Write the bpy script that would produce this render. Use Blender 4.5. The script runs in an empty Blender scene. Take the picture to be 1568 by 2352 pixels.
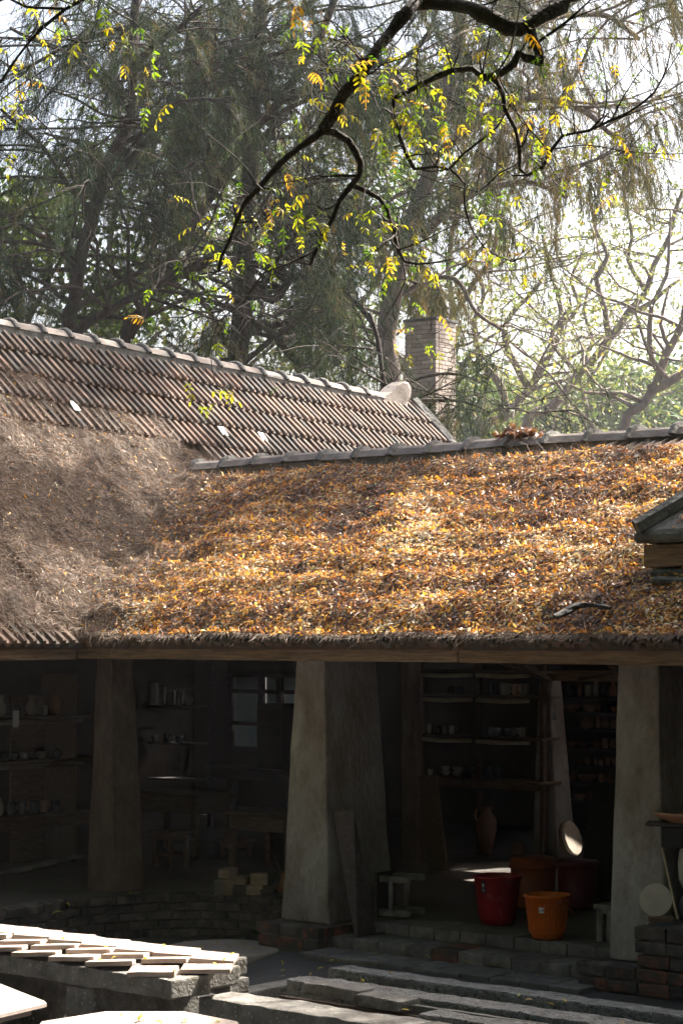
import bpy, bmesh, math, random
import numpy as np
from mathutils import Vector, Matrix, noise as mnoise

random.seed(7)
RNG = np.random.default_rng(11)
SC = bpy.context.scene
COL = SC.collection

# ------------------------------------------------------------------ camera
F, U0, V0 = 4900.0, 784.0, 1467.0          # focal length and principal point, in pixels of a 1568 px wide picture
ZC = 2.445                                  # eye height above the lowest paving
cam = bpy.data.cameras.new('camera')
cam.sensor_fit = 'HORIZONTAL'; cam.sensor_width = 24.0; cam.lens = 75.0
cam.shift_y = 0.1856; cam.clip_start = 0.1; cam.clip_end = 2000.0
cam.dof.use_dof = False
camo = bpy.data.objects.new('camera', cam); COL.objects.link(camo)
camo.location = (0, 0, ZC); camo.rotation_euler = (math.radians(90), 0, 0)
SC.camera = camo

# ------------------------------------------------------------------ light
SUN_DIR = Vector((0.54, 0.40, 0.74)).normalized()      # towards the sun: behind the workshop, to the right
W = bpy.data.worlds.new('World'); SC.world = W; W.use_nodes = True
wn = W.node_tree.nodes; wl = W.node_tree.links
sky = wn.new('ShaderNodeTexSky'); sky.sky_type = 'NISHITA'; sky.sun_disc = False
sky.sun_elevation = math.asin(SUN_DIR.z)
sky.sun_rotation = math.atan2(SUN_DIR.x, SUN_DIR.y)
sky.air_density = 1.0; sky.dust_density = 7.0; sky.ozone_density = 1.0
bg = wn['Background']; bg.inputs['Strength'].default_value = 0.10
wl.new(sky.outputs[0], bg.inputs[0])
sun = bpy.data.lights.new('sun', 'SUN'); sun.energy = 5.0; sun.angle = math.radians(0.6); sun.color = (1.0, 0.93, 0.82)
suno = bpy.data.objects.new('sun', sun); COL.objects.link(suno)
suno.rotation_euler = SUN_DIR.to_track_quat('Z', 'Y').to_euler()
suno.location = (20, 10, 30)
SC.view_settings.view_transform = 'Standard'; SC.view_settings.look = 'None'
SC.view_settings.gamma = 1.0; SC.view_settings.use_curve_mapping = False
SC.view_settings.exposure = 2.08
HAZE = 0.0005
SC.render.engine = 'CYCLES'
SC.cycles.use_denoising = True
SC.cycles.max_bounces = 4; SC.cycles.diffuse_bounces = 3; SC.cycles.glossy_bounces = 2; SC.cycles.transmission_bounces = 3
SC.cycles.use_adaptive_sampling = True; SC.cycles.adaptive_threshold = 0.03; SC.cycles.use_light_tree = False
SC.cycles.caustics_reflective = False; SC.cycles.caustics_refractive = False
SC.cycles.transparent_max_bounces = 8; SC.cycles.volume_bounces = 0

# ------------------------------------------------------------------ frames
TH = math.radians(41.3)                     # the workshop runs down-right, turned 41 degrees from the picture plane
CS, SN_ = math.cos(TH), math.sin(TH)
def SN(s, n, z=0.0):                        # s along the front, n into the building
    return Vector((s * CS + n * SN_, -s * SN_ + n * CS, z))
def toSN(p): return (p[0] * CS - p[1] * SN_, p[0] * SN_ + p[1] * CS)
ROTM = -TH                                  # z rotation that turns local x along the front
def kx(u): return (u - U0) / F
def atY(u, v, Y): return Vector((kx(u) * Y, Y, ZC - (v - V0) / F * Y))
def atZ(u, v, z): return atY(u, v, (ZC - z) * F / (v - V0))
def sOf(u, n):                              # position along the front of a point seen at column u and depth n
    k = kx(u); Y = n / (SN_ * k + CS); return k * Y * CS - Y * SN_
def zOf(u, v, n):
    Y = n / (SN_ * kx(u) + CS); return ZC - (v - V0) / F * Y
P_ = 0.36                                   # platform height

# ------------------------------------------------------------------ object helpers
def link(name, data, mat=None, parent=None, loc=None, rot=None, scale=None):
    o = bpy.data.objects.new(name, data)
    COL.objects.link(o)
    if mat is not None and data is not None and len(data.materials) == 0:
        data.materials.append(mat)
    if parent is not None: o.parent = parent
    if loc is not None: o.location = loc
    if rot is not None: o.rotation_euler = rot
    if scale is not None: o.scale = scale
    return o
def tag(o, label=None, cat=None, group=None, kind=None):
    if label: o['label'] = label
    if cat: o['category'] = cat
    if group: o['group'] = group
    if kind: o['kind'] = kind
    return o
def thing(name, label, cat, loc=(0, 0, 0), rotz=0.0, group=None):
    o = link(name, None, loc=loc, rot=(0, 0, rotz)); o.empty_display_size = 0.1
    return tag(o, label, cat, group)

class MB:
    def __init__(self): self.v = []; self.f = []
    def add(self, vs, fs):
        b = len(self.v); self.v += [tuple(x) for x in vs]; self.f += [tuple(i + b for i in f) for f in fs]; return self
    def box(self, lo, hi, M=None):
        x0, y0, z0 = lo; x1, y1, z1 = hi
        vs = [Vector(p) for p in ((x0,y0,z0),(x1,y0,z0),(x1,y1,z0),(x0,y1,z0),(x0,y0,z1),(x1,y0,z1),(x1,y1,z1),(x0,y1,z1))]
        if M is not None: vs = [M @ p for p in vs]
        return self.add(vs, [(0,3,2,1),(4,5,6,7),(0,1,5,4),(1,2,6,5),(2,3,7,6),(3,0,4,7)])
    def hexa(self, bot, top):               # eight corners, bottom and top both counter-clockwise from above
        return self.add(list(bot) + list(top), [(3,2,1,0),(4,5,6,7),(0,1,5,4),(1,2,6,5),(2,3,7,6),(3,0,4,7)])
    def lathe(self, prof, seg=24, c=(0, 0, 0), sq=1.0):
        vs = []; fs = []
        for r, z in prof:
            for i in range(seg):
                a = 2 * math.pi * i / seg
                vs.append((c[0] + r * math.cos(a), c[1] + r * math.sin(a) * sq, c[2] + z))
        for j in range(len(prof) - 1):
            for i in range(seg):
                i2 = (i + 1) % seg
                fs.append((j*seg+i, j*seg+i2, (j+1)*seg+i2, (j+1)*seg+i))
        if prof[0][0] > 1e-5: fs.append(tuple(range(seg - 1, -1, -1)))
        if prof[-1][0] > 1e-5: fs.append(tuple((len(prof)-1)*seg + i for i in range(seg)))
        return self.add(vs, fs)
    def tube(self, pts, rads, seg=8, cap=True, rough=0.0):
        pts = [Vector(p) for p in pts]; n = len(pts)
        vs = []; fs = []
        t = (pts[1] - pts[0]).normalized()
        a = t.orthogonal().normalized()
        for i in range(n):
            t2 = (pts[min(i+1, n-1)] - pts[max(i-1, 0)])
            if t2.length < 1e-9: t2 = t.copy()
            t2.normalize()
            a = (a - t2 * a.dot(t2))
            if a.length < 1e-6: a = t2.orthogonal()
            a.normalize(); b = t2.cross(a); t = t2
            for k in range(seg):
                an = 2 * math.pi * k / seg
                r = rads[i] * (1 + (random.uniform(-rough, rough) if rough else 0))
                vs.append(pts[i] + (a * math.cos(an) + b * math.sin(an)) * r)
        for i in range(n - 1):
            for k in range(seg):
                k2 = (k + 1) % seg
                fs.append((i*seg+k, i*seg+k2, (i+1)*seg+k2, (i+1)*seg+k))
        if cap:
            fs.append(tuple(range(seg - 1, -1, -1))); fs.append(tuple((n-1)*seg + k for k in range(seg)))
        return self.add(vs, fs)
    def mesh(self, name, smooth=False):
        me = bpy.data.meshes.new(name); me.from_pydata(self.v, [], self.f); me.update()
        if smooth: me.polygons.foreach_set('use_smooth', [True] * len(me.polygons))
        return me
    def build(self, name, mat, parent=None, smooth=False, loc=None, rot=None, bevel=0.0, segs=1):
        me = self.mesh(name, smooth)
        if bevel: bevel_mesh(me, bevel, segs)
        return link(name, me, mat, parent, loc, rot)

def bevel_mesh(me, w, segs=1):
    bm = bmesh.new(); bm.from_mesh(me)
    bmesh.ops.bevel(bm, geom=[e for e in bm.edges if e.is_manifold and e.calc_face_angle(0) > 0.5], offset=w, segments=segs, profile=0.6, affect='EDGES')
    bm.to_mesh(me); bm.free()

def rough_box(name, dx, dy, dz, bevel=0.008, jit=0.004, cuts=1, segs=1, seed=0, chips=0.0):
    """a box centred on its base, with worn edges and an uneven surface"""
    rr = random.Random(seed)
    bm = bmesh.new(); bmesh.ops.create_cube(bm, size=1.0)
    for v in bm.verts: v.co = Vector((v.co.x * dx, v.co.y * dy, (v.co.z + 0.5) * dz))
    if bevel: bmesh.ops.bevel(bm, geom=list(bm.edges), offset=bevel, segments=segs, profile=0.6, affect='EDGES')
    if cuts > 0:
        nseg = cuts
        L = max(dx, dy, dz); ax = (dx, dy, dz).index(L)
        for i in range(1, nseg + 1):
            co = Vector((0, 0, dz / 2)); co[ax] = (-L / 2 + L * i / (nseg + 1)) if ax < 2 else L * i / (nseg + 1)
            no = Vector((0, 0, 0)); no[ax] = 1
            bmesh.ops.bisect_plane(bm, geom=bm.verts[:] + bm.edges[:] + bm.faces[:], plane_co=co, plane_no=no)
    off = Vector((rr.random() * 50, rr.random() * 50, rr.random() * 50))
    for v in bm.verts:
        nv = Vector([mnoise.noise(v.co * 9 + off + Vector((k * 7.3, 0, 0))) for k in range(3)])
        v.co += nv * jit
        if chips:
            c = mnoise.noise(v.co * 5 + off)
            if c > 0.25: v.co += (Vector((0, 0, dz / 2)) - v.co).normalized() * chips * (c - 0.25) * 2
    me = bpy.data.meshes.new(name); bm.to_mesh(me); bm.free()
    return me

def np_mesh(name, verts, faces_flat, nper, rnd=None, smooth=False):
    """fast mesh from numpy: verts (N,3), faces (M,nper)"""
    me = bpy.data.meshes.new(name)
    nv = len(verts); nf = len(faces_flat)
    me.vertices.add(nv); me.vertices.foreach_set('co', np.ascontiguousarray(verts, dtype=np.float32).ravel())
    me.loops.add(nf * nper); me.loops.foreach_set('vertex_index', np.ascontiguousarray(faces_flat, dtype=np.int32).ravel())
    me.polygons.add(nf)
    me.polygons.foreach_set('loop_start', np.arange(0, nf * nper, nper, dtype=np.int32))
    if smooth: me.polygons.foreach_set('use_smooth', np.ones(nf, dtype=bool))
    me.update(calc_edges=True)
    if rnd is not None:
        at = me.attributes.new('rnd', 'FLOAT', 'POINT'); at.data.foreach_set('value', np.ascontiguousarray(rnd, dtype=np.float32))
    return me

def nrm(a): return a / np.maximum(np.linalg.norm(a, axis=-1, keepdims=True), 1e-9)

def leaf_arrays(P, D, N, L, Wd, curl=0.25, fold=0.15):
    """P base points, D axis, N normal, L length, Wd width -> verts (n*6), tris (n*4)"""
    n = len(P); D = nrm(D); S = nrm(np.cross(D, N)); N2 = np.cross(S, D)
    L = L[:, None]; Wd = Wd[:, None]; curl = np.asarray(curl); curl = curl[:, None] if curl.ndim else curl
    b = P
    l1 = P + D*L*.32 + S*Wd*.5 + N2*(L*curl*.16 + Wd*fold); r1 = P + D*L*.32 - S*Wd*.5 + N2*(L*curl*.16 + Wd*fold)
    l2 = P + D*L*.68 + S*Wd*.38 + N2*(L*curl*.12 + Wd*fold); r2 = P + D*L*.68 - S*Wd*.38 + N2*(L*curl*.12 + Wd*fold)
    t = P + D*L - N2*L*curl*.2
    V = np.stack([b, l1, r1, l2, r2, t], axis=1).reshape(-1, 3)
    base = (np.arange(n) * 6)[:, None, None]
    T = np.array([[0, 2, 1], [1, 2, 4], [1, 4, 3], [3, 4, 5]])[None] + base
    return V, T.reshape(-1, 3)

def needle_arrays(P, D, L, Wd, droop, side=None):
    """thin two-segment blades that bend down; verts n*5, tris n*3"""
    n = len(P); D = nrm(D)
    if side is None: side = nrm(np.cross(D, RNG.normal(size=(n, 3))))
    L = L[:, None]; Wd = Wd[:, None]
    mid = P + D * L * .5
    D2 = nrm(D + np.array([0, 0, -1.0]) * np.asarray(droop).reshape(-1, 1))
    tip = mid + D2 * L * .5
    V = np.stack([P - side*Wd*.5, P + side*Wd*.5, mid - side*Wd*.45, mid + side*Wd*.45, tip], axis=1).reshape(-1, 3)
    base = (np.arange(n) * 5)[:, None, None]
    T = np.array([[0, 1, 3], [0, 3, 2], [2, 3, 4]])[None] + base
    return V, T.reshape(-1, 3)
# ------------------------------------------------------------------ materials
MATS = {}
def new_mat(name):
    m = bpy.data.materials.new(name); m.use_nodes = True; MATS[name] = m
    nt = m.node_tree; return m, nt.nodes, nt.links, nt.nodes['Principled BSDF']
def ramp(nodes, stops):
    r = nodes.new('ShaderNodeValToRGB'); e = r.color_ramp.elements
    while len(e) < len(stops): e.new(0.5)
    for i, (p, c) in enumerate(stops):
        e[i].position = p; e[i].color = (c[0], c[1], c[2], 1)
    return r
def surf(name, stops, scale=6.0, detail=8.0, rough=0.85, stretch=(1, 1, 1), bump=0.3, bscale=40.0, bdist=0.01,
         spec=0.3, rand=0.0, dirt=None, dscale=2.0, dpos=(0.45, 0.7), coord='Object', metal=0.0, pebble=0.0, pscale=40.0, dist=0.3, fine=None, streak=None):
    m, N, Lk, B = new_mat(name)
    tc = N.new('ShaderNodeTexCoord'); mp = N.new('ShaderNodeMapping'); mp.inputs['Scale'].default_value = stretch
    Lk.new(tc.outputs[coord], mp.inputs['Vector'])
    oi = N.new('ShaderNodeObjectInfo')
    ml = N.new('ShaderNodeMath'); ml.operation = 'MULTIPLY'; ml.inputs[1].default_value = 37.0
    Lk.new(oi.outputs['Random'], ml.inputs[0])
    va = N.new('ShaderNodeVectorMath'); va.operation = 'ADD'
    Lk.new(mp.outputs[0], va.inputs[0]); Lk.new(ml.outputs[0], va.inputs[1])
    nz = N.new('ShaderNodeTexNoise'); nz.inputs['Scale'].default_value = scale; nz.inputs['Detail'].default_value = detail
    nz.inputs['Roughness'].default_value = 0.65; nz.inputs['Distortion'].default_value = dist
    Lk.new(va.outputs[0], nz.inputs['Vector'])
    rp = ramp(N, stops); Lk.new(nz.outputs['Fac'], rp.inputs['Fac'])
    col = rp.outputs['Color']
    if rand:
        hs = N.new('ShaderNodeHueSaturation')
        mr = N.new('ShaderNodeMapRange'); mr.inputs['To Min'].default_value = 1 - rand; mr.inputs['To Max'].default_value = 1 + rand
        Lk.new(oi.outputs['Random'], mr.inputs['Value']); Lk.new(mr.outputs[0], hs.inputs['Value']); Lk.new(col, hs.inputs['Color'])
        col = hs.outputs['Color']
    if dirt:
        n2 = N.new('ShaderNodeTexNoise'); n2.inputs['Scale'].default_value = dscale; n2.inputs['Detail'].default_value = 6
        n2.inputs['Roughness'].default_value = 0.7
        Lk.new(va.outputs[0], n2.inputs['Vector'])
        r2 = ramp(N, [(dpos[0], (0, 0, 0)), (dpos[1], (1, 1, 1))]); Lk.new(n2.outputs['Fac'], r2.inputs['Fac'])
        mx = N.new('ShaderNodeMix'); mx.data_type = 'RGBA'
        Lk.new(r2.outputs['Color'], mx.inputs['Factor']); Lk.new(col, mx.inputs['A']); mx.inputs['B'].default_value = (*dirt, 1)
        col = mx.outputs['Result']
    if streak:                               # runs and splashes down the face
        ms_ = N.new('ShaderNodeMapping'); ms_.inputs['Scale'].default_value = (5, 5, .45); Lk.new(va.outputs[0], ms_.inputs['Vector'])
        n4 = N.new('ShaderNodeTexNoise'); n4.inputs['Scale'].default_value = 2.4; n4.inputs['Detail'].default_value = 8; n4.inputs['Roughness'].default_value = .7; Lk.new(ms_.outputs[0], n4.inputs['Vector'])
        r4 = ramp(N, [(.52, (0, 0, 0)), (.70, (.75, .75, .75))]); Lk.new(n4.outputs['Fac'], r4.inputs['Fac'])
        mx = N.new('ShaderNodeMix'); mx.data_type = 'RGBA'; Lk.new(r4.outputs['Color'], mx.inputs['Factor']); Lk.new(col, mx.inputs['A']); mx.inputs['B'].default_value = (*streak, 1); col = mx.outputs['Result']
    if fine:                                 # small specks, scuffs and pits
        n3 = N.new('ShaderNodeTexNoise'); n3.inputs['Scale'].default_value = 24; n3.inputs['Detail'].default_value = 10; n3.inputs['Roughness'].default_value = .8; Lk.new(va.outputs[0], n3.inputs['Vector'])
        r3 = ramp(N, [(.30, (fine[0],) * 3), (.5, (1, 1, 1)), (.68, (fine[1],) * 3)]); Lk.new(n3.outputs['Fac'], r3.inputs['Fac'])
        mx = N.new('ShaderNodeMix'); mx.data_type = 'RGBA'; mx.blend_type = 'MULTIPLY'; mx.inputs['Factor'].default_value = 1; Lk.new(col, mx.inputs['A']); Lk.new(r3.outputs['Color'], mx.inputs['B']); col = mx.outputs['Result']
    hgt = None
    bn = N.new('ShaderNodeTexNoise'); bn.inputs['Scale'].default_value = bscale; bn.inputs['Detail'].default_value = 6
    Lk.new(va.outputs[0], bn.inputs['Vector']); hgt = bn.outputs['Fac']
    if pebble:
        vo = N.new('ShaderNodeTexVoronoi'); vo.inputs['Scale'].default_value = pscale
        Lk.new(va.outputs[0], vo.inputs['Vector'])
        pr = ramp(N, [(0.0, (1, 1, 1)), (0.32, (0.6, 0.6, 0.6)), (0.42, (0, 0, 0))]); Lk.new(vo.outputs['Distance'], pr.inputs['Fac'])
        # each pebble its own tone
        hs2 = N.new('ShaderNodeHueSaturation'); sp = N.new('ShaderNodeSeparateColor'); Lk.new(vo.outputs['Color'], sp.inputs[0])
        cr = ramp(N, [(0.0, (0.14, 0.13, 0.12)), (0.35, (0.26, 0.24, 0.21)), (0.7, (0.38, 0.36, 0.33)), (0.9, (0.50, 0.47, 0.43)), (1.0, (0.28, 0.15, 0.10))])
        Lk.new(sp.outputs[0], cr.inputs['Fac'])
        gm = N.new('ShaderNodeMath'); gm.operation = 'GREATER_THAN'; gm.inputs[1].default_value = 1 - pebble; Lk.new(sp.outputs[1], gm.inputs[0])
        mu = N.new('ShaderNodeMath'); mu.operation = 'MULTIPLY'; Lk.new(gm.outputs[0], mu.inputs[0]); Lk.new(pr.outputs['Color'], mu.inputs[1])
        mx = N.new('ShaderNodeMix'); mx.data_type = 'RGBA'
        Lk.new(mu.outputs[0], mx.inputs['Factor']); Lk.new(col, mx.inputs['A']); Lk.new(cr.outputs['Color'], mx.inputs['B'])
        col = mx.outputs['Result']
        ad = N.new('ShaderNodeMath'); ad.operation = 'MULTIPLY_ADD'; ad.inputs[1].default_value = 1.0
        Lk.new(mu.outputs[0], ad.inputs[0]); Lk.new(hgt, ad.inputs[2]); hgt = ad.outputs[0]
    Lk.new(col, B.inputs['Base Color'])
    B.inputs['Roughness'].default_value = rough; B.inputs['Specular IOR Level'].default_value = spec; B.inputs['Metallic'].default_value = metal
    if bump:
        bp = N.new('ShaderNodeBump'); bp.inputs['Strength'].default_value = bump; bp.inputs['Distance'].default_value = bdist
        Lk.new(hgt, bp.inputs['Height']); Lk.new(bp.outputs[0], B.inputs['Normal'])
    return m
def foliage(name, stops, trans=0.4, rough=0.5, spec=0.3, tint=(1.25, 1.2, 0.6)):
    """leaf colour picked by the per-leaf attribute; light comes through the blade"""
    m, N, Lk, B = new_mat(name)
    at = N.new('ShaderNodeAttribute'); at.attribute_name = 'rnd'
    rp = ramp(N, stops); Lk.new(at.outputs['Fac'], rp.inputs['Fac'])
    Lk.new(rp.outputs['Color'], B.inputs['Base Color'])
    B.inputs['Roughness'].default_value = rough; B.inputs['Specular IOR Level'].default_value = spec
    tr = N.new('ShaderNodeBsdfTranslucent')
    mu = N.new('ShaderNodeMix'); mu.data_type = 'RGBA'; mu.blend_type = 'MULTIPLY'; mu.inputs['Factor'].default_value = 1.0
    Lk.new(rp.outputs['Color'], mu.inputs['A']); mu.inputs['B'].default_value = (*tint, 1)
    Lk.new(mu.outputs['Result'], tr.inputs['Color'])
    ms = N.new('ShaderNodeMixShader'); ms.inputs[0].default_value = trans
    Lk.new(B.outputs[0], ms.inputs[1]); Lk.new(tr.outputs[0], ms.inputs[2])
    Lk.new(ms.outputs[0], N['Material Output'].inputs['Surface'])
    return m

M_ground = surf('earth paving', [(0.3, (.055, .054, .055)), (0.55, (.08, .078, .079)), (0.75, (.12, .116, .113))], 3, dirt=(.08, .07, .06), dscale=1.3, bump=.6, bscale=30, bdist=.015)
M_step = surf('worn step brick', [(0.25, (.11, .10, .10)), (0.5, (.18, .165, .16)), (0.72, (.26, .235, .225)), (0.88, (.30, .20, .16))], 7, rand=.22, dirt=(.085, .08, .08), dscale=5, dpos=(.48, .68), bump=.5, bscale=35, bdist=.01)
M_floor = surf('trodden floor', [(0.3, (.10, .09, .08)), (0.6, (.155, .14, .125)), (0.8, (.21, .19, .17))], 4, dirt=(.09, .08, .07), bump=.3, rough=.7)
M_brick = surf('old brick', [(0.25, (.06, .055, .052)), (0.5, (.12, .10, .09)), (0.72, (.20, .16, .14)), (0.85, (.30, .26, .235))], 9, rand=.3, dirt=(.04, .042, .04), dscale=5, dpos=(.42, .62), bump=.7, bscale=35, bdist=.012)
M_brickred = surf('worn red brick', [(0.3, (.12, .07, .055)), (0.5, (.28, .10, .065)), (0.7, (.33, .13, .085)), (0.9, (.24, .20, .17))], 6, rand=.25, dirt=(.065, .058, .053), dscale=5, dpos=(.36, .54), bump=.7, bscale=35, bdist=.012)
M_mortar = surf('mortar', [(0.3, (.07, .065, .06)), (0.7, (.16, .15, .135))], 12, bump=.8, bscale=40, bdist=.015)
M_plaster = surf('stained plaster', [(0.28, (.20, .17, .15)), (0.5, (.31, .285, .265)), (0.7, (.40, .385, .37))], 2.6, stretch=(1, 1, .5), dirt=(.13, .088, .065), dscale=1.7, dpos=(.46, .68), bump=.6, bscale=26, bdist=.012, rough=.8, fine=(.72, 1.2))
M_plasterb = surf('brown shade darkened plaster', [(0.28, (.10, .07, .052)), (0.5, (.16, .115, .09)), (0.7, (.22, .17, .14))], 2.6, stretch=(1, 1, .5), dirt=(.07, .05, .04), dscale=1.7, dpos=(.46, .68), bump=.6, bscale=26, bdist=.012, fine=(.72, 1.2))  # brown hue of its own, darkened further to stand in for deeper shade
M_wall = surf('dark plaster wall', [(0.3, (.05, .04, .033)), (0.7, (.10, .08, .066))], 2, bump=.2)  # even dark brown over the whole wall
M_wood = surf('weathered beam', [(0.25, (.12, .075, .045)), (0.5, (.25, .165, .105)), (0.75, (.36, .265, .18))], 5, stretch=(1.0, 12, 12), dirt=(.10, .07, .05), dscale=2.2, dpos=(.5, .72), bump=.5, bscale=12, bdist=.008)
M_wood2 = surf('shelf timber', [(0.25, (.07, .045, .03)), (0.5, (.13, .085, .055)), (0.75, (.21, .145, .095))], 6, stretch=(1.5, 10, 10), rand=.25, bump=.4, bscale=14)
M_woodd = surf('dark painted timber', [(0.25, (.05, .045, .045)), (0.5, (.085, .07, .07)), (0.72, (.13, .11, .105)), (0.78, (.3, .28, .26))], 5, stretch=(1, 6, 6), bump=.3)
M_bamboo = surf('split bamboo', [(0.3, (.32, .24, .15)), (0.6, (.45, .36, .24)), (0.8, (.3, .2, .12))], 5, stretch=(3, 3, 3), rough=.5, bump=.2)
M_tile = surf('clay roof tile', [(0.22, (.06, .05, .044)), (0.45, (.12, .082, .062)), (0.62, (.19, .122, .09)), (0.8, (.25, .205, .17))], 5, stretch=(2, .7, 1), rand=.4, dirt=(.075, .07, .064), dscale=3, dpos=(.46, .62), bump=.5, bscale=30, bdist=.008, rough=.8)
M_ridge = surf('ridge tile', [(0.25, (.11, .09, .08)), (0.5, (.20, .17, .15)), (0.75, (.30, .265, .235))], 4, rand=.25, dirt=(.09, .085, .078), dscale=3, dpos=(.5, .66), bump=.4, bscale=30)
M_cement = surf('ridge mortar', [(0.3, (.07, .068, .065)), (0.55, (.14, .135, .125)), (0.8, (.22, .21, .195))], 6, bump=.8, bscale=26, bdist=.02)
M_conc = surf('weathered concrete', [(0.3, (.11, .105, .095)), (0.5, (.20, .19, .175)), (0.75, (.31, .30, .28))], 8, dirt=(.085, .075, .055), dscale=3, dpos=(.5, .7), bump=.6, bscale=45, bdist=.012, pebble=.25, pscale=42)
M_aggr = surf('aggregate concrete', [(0.3, (.15, .15, .145)), (0.6, (.29, .285, .275)), (0.8, (.40, .39, .375))], 9, bump=1.0, bscale=50, bdist=.02, pebble=.8, pscale=34)
M_slab = surf('smooth cement slab', [(0.3, (.36, .29, .26)), (0.6, (.44, .37, .335)), (0.8, (.52, .45, .41))], 3, bump=.1, rough=.6, dirt=(.30, .25, .22), dscale=2)
M_bisque = surf('pale fired tile', [(0.3, (.33, .25, .21)), (0.6, (.45, .365, .315)), (0.8, (.53, .45, .39))], 6, rand=.16, bump=.4, bscale=30, rough=.9, dirt=(.30, .22, .18), dscale=5, dpos=(.55, .75))
M_terra = surf('terracotta', [(0.3, (.30, .15, .09)), (0.6, (.42, .23, .145)), (0.8, (.50, .31, .21))], 5, rand=.3, bump=.1, rough=.7)
M_glaze = surf('dark glaze', [(0.3, (.03, .035, .045)), (0.6, (.07, .075, .085)), (0.8, (.15, .14, .13))], 4, rand=.5, bump=.03, rough=.18, spec=.6)
M_celadon = surf('pale glaze', [(0.3, (.30, .27, .21)), (0.6, (.42, .38, .31)), (0.8, (.50, .46, .40))], 4, rand=.3, bump=.03, rough=.25, spec=.5)
M_red = surf('red plastic', [(0.3, (.27, .008, .014)), (0.7, (.34, .014, .02))], 3, bump=.03, rough=.4, spec=.4, dirt=(.42, .13, .13), dscale=9, dpos=(.54, .78), fine=(.7, 1.3))
M_orange = surf('orange plastic', [(0.3, (.60, .12, .008)), (0.7, (.68, .16, .012))], 3, bump=.03, rough=.38, spec=.4, dirt=(.60, .26, .12), dscale=10, dpos=(.56, .78), fine=(.7, 1.3))
M_orange2 = surf('dull orange plastic', [(0.3, (.24, .055, .02)), (0.7, (.30, .08, .028))], 3, bump=.03, rough=.45)
M_maroon = surf('maroon plastic', [(0.3, (.09, .01, .012)), (0.7, (.12, .016, .018))], 3, bump=.03, rough=.45)
M_black = surf('blackened board', [(0.3, (.025, .024, .024)), (0.7, (.06, .055, .05))], 6, stretch=(1, 6, 6), bump=.3, rough=.6)
M_stone = surf('pale grindstone', [(0.3, (.42, .36, .29)), (0.6, (.55, .48, .40)), (0.8, (.34, .28, .22))], 6, bump=.4, bscale=20)
M_horn = surf('buffalo horn', [(0.3, (.04, .035, .03)), (0.7, (.11, .095, .08))], 6, stretch=(1, 1, 8), bump=.4, rough=.5)
M_iron = surf('rusty iron', [(0.3, (.05, .04, .035)), (0.6, (.11, .075, .055)), (0.8, (.19, .10, .06))], 14, bump=.5, rough=.8)
M_white = surf('white glaze', [(0.3, (.62, .60, .57)), (0.7, (.74, .72, .69))], 5, bump=.05, rough=.3, dirt=(.4, .37, .33), dscale=4)
M_paper = surf('paper', [(0.3, (.74, .75, .78)), (0.7, (.82, .83, .85))], 5, bump=0, rough=.8)
M_ink = surf('ink', [(0.3, (.02, .02, .025)), (0.7, (.04, .04, .045))], 5, bump=0, rough=.8)
M_glassb = surf('frosted glass', [(0.3, (.30, .34, .36)), (0.7, (.42, .46, .47))], 3, bump=.05, rough=.3)
_n = M_glassb.node_tree; _t = _n.nodes.new('ShaderNodeBsdfTranslucent'); _t.inputs[0].default_value = (.55, .66, .72, 1); _m = _n.nodes.new('ShaderNodeMixShader'); _m.inputs[0].default_value = .07
_n.links.new(_n.nodes['Principled BSDF'].outputs[0], _m.inputs[1]); _n.links.new(_t.outputs[0], _m.inputs[2]); _n.links.new(_m.outputs[0], _n.nodes['Material Output'].inputs['Surface'])
# glass roof tile: pale, glossy and dusty
M_glasst = surf('glass roof tile', [(0.3, (.30, .33, .36)), (0.6, (.44, .48, .52))], 6, bump=.05, rough=.3, spec=.5, dirt=(.16, .13, .11), dscale=9, dpos=(.40, .56))
M_bark = surf('dark bark', [(0.3, (.022, .017, .014)), (0.55, (.045, .035, .028)), (0.75, (.09, .07, .056))], 10, stretch=(1, 1, .5), bump=1.0, bscale=22, bdist=.03)
M_barkn = surf('fissured branch bark', [(0.3, (.025, .021, .019)), (0.55, (.05, .043, .038)), (0.72, (.10, .08, .068)), (0.85, (.19, .155, .13))], 26, bump=1.0, bscale=40, bdist=.02)
M_barkp = surf('pale bark', [(0.3, (.10, .08, .066)), (0.55, (.18, .14, .115)), (0.78, (.27, .22, .185))], 4, stretch=(1, 1, .4), bump=.8, bscale=8, bdist=.04)  # bark lightened past its own pale tone to stand in for haze
M_chim = surf('chimney brick', [(0.3, (.34, .27, .22)), (0.55, (.46, .385, .33)), (0.8, (.56, .50, .445))], 6, rand=.22, bump=.5, bscale=25)
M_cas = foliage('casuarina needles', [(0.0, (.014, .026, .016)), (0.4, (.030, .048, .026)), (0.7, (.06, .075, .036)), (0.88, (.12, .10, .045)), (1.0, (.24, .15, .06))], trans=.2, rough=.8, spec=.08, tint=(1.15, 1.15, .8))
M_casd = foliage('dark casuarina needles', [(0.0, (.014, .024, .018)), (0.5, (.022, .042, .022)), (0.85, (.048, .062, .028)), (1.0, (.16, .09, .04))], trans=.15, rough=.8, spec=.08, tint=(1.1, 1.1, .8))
M_casb = foliage('sun tinted casuarina needles', [(0.0, (.05, .06, .032)), (0.35, (.085, .085, .045)), (0.65, (.14, .115, .06)), (0.88, (.21, .155, .075)), (1.0, (.32, .20, .09))], trans=.3, rough=.8, spec=.08, tint=(1.15, 1.1, .75))  # warm khaki copy of the needles, sunlight put into its colour
M_broad = foliage('broad leaves', [(0.0, (.03, .055, .02)), (0.5, (.055, .10, .03)), (0.85, (.11, .16, .04)), (1.0, (.20, .24, .06))], trans=.45)
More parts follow.
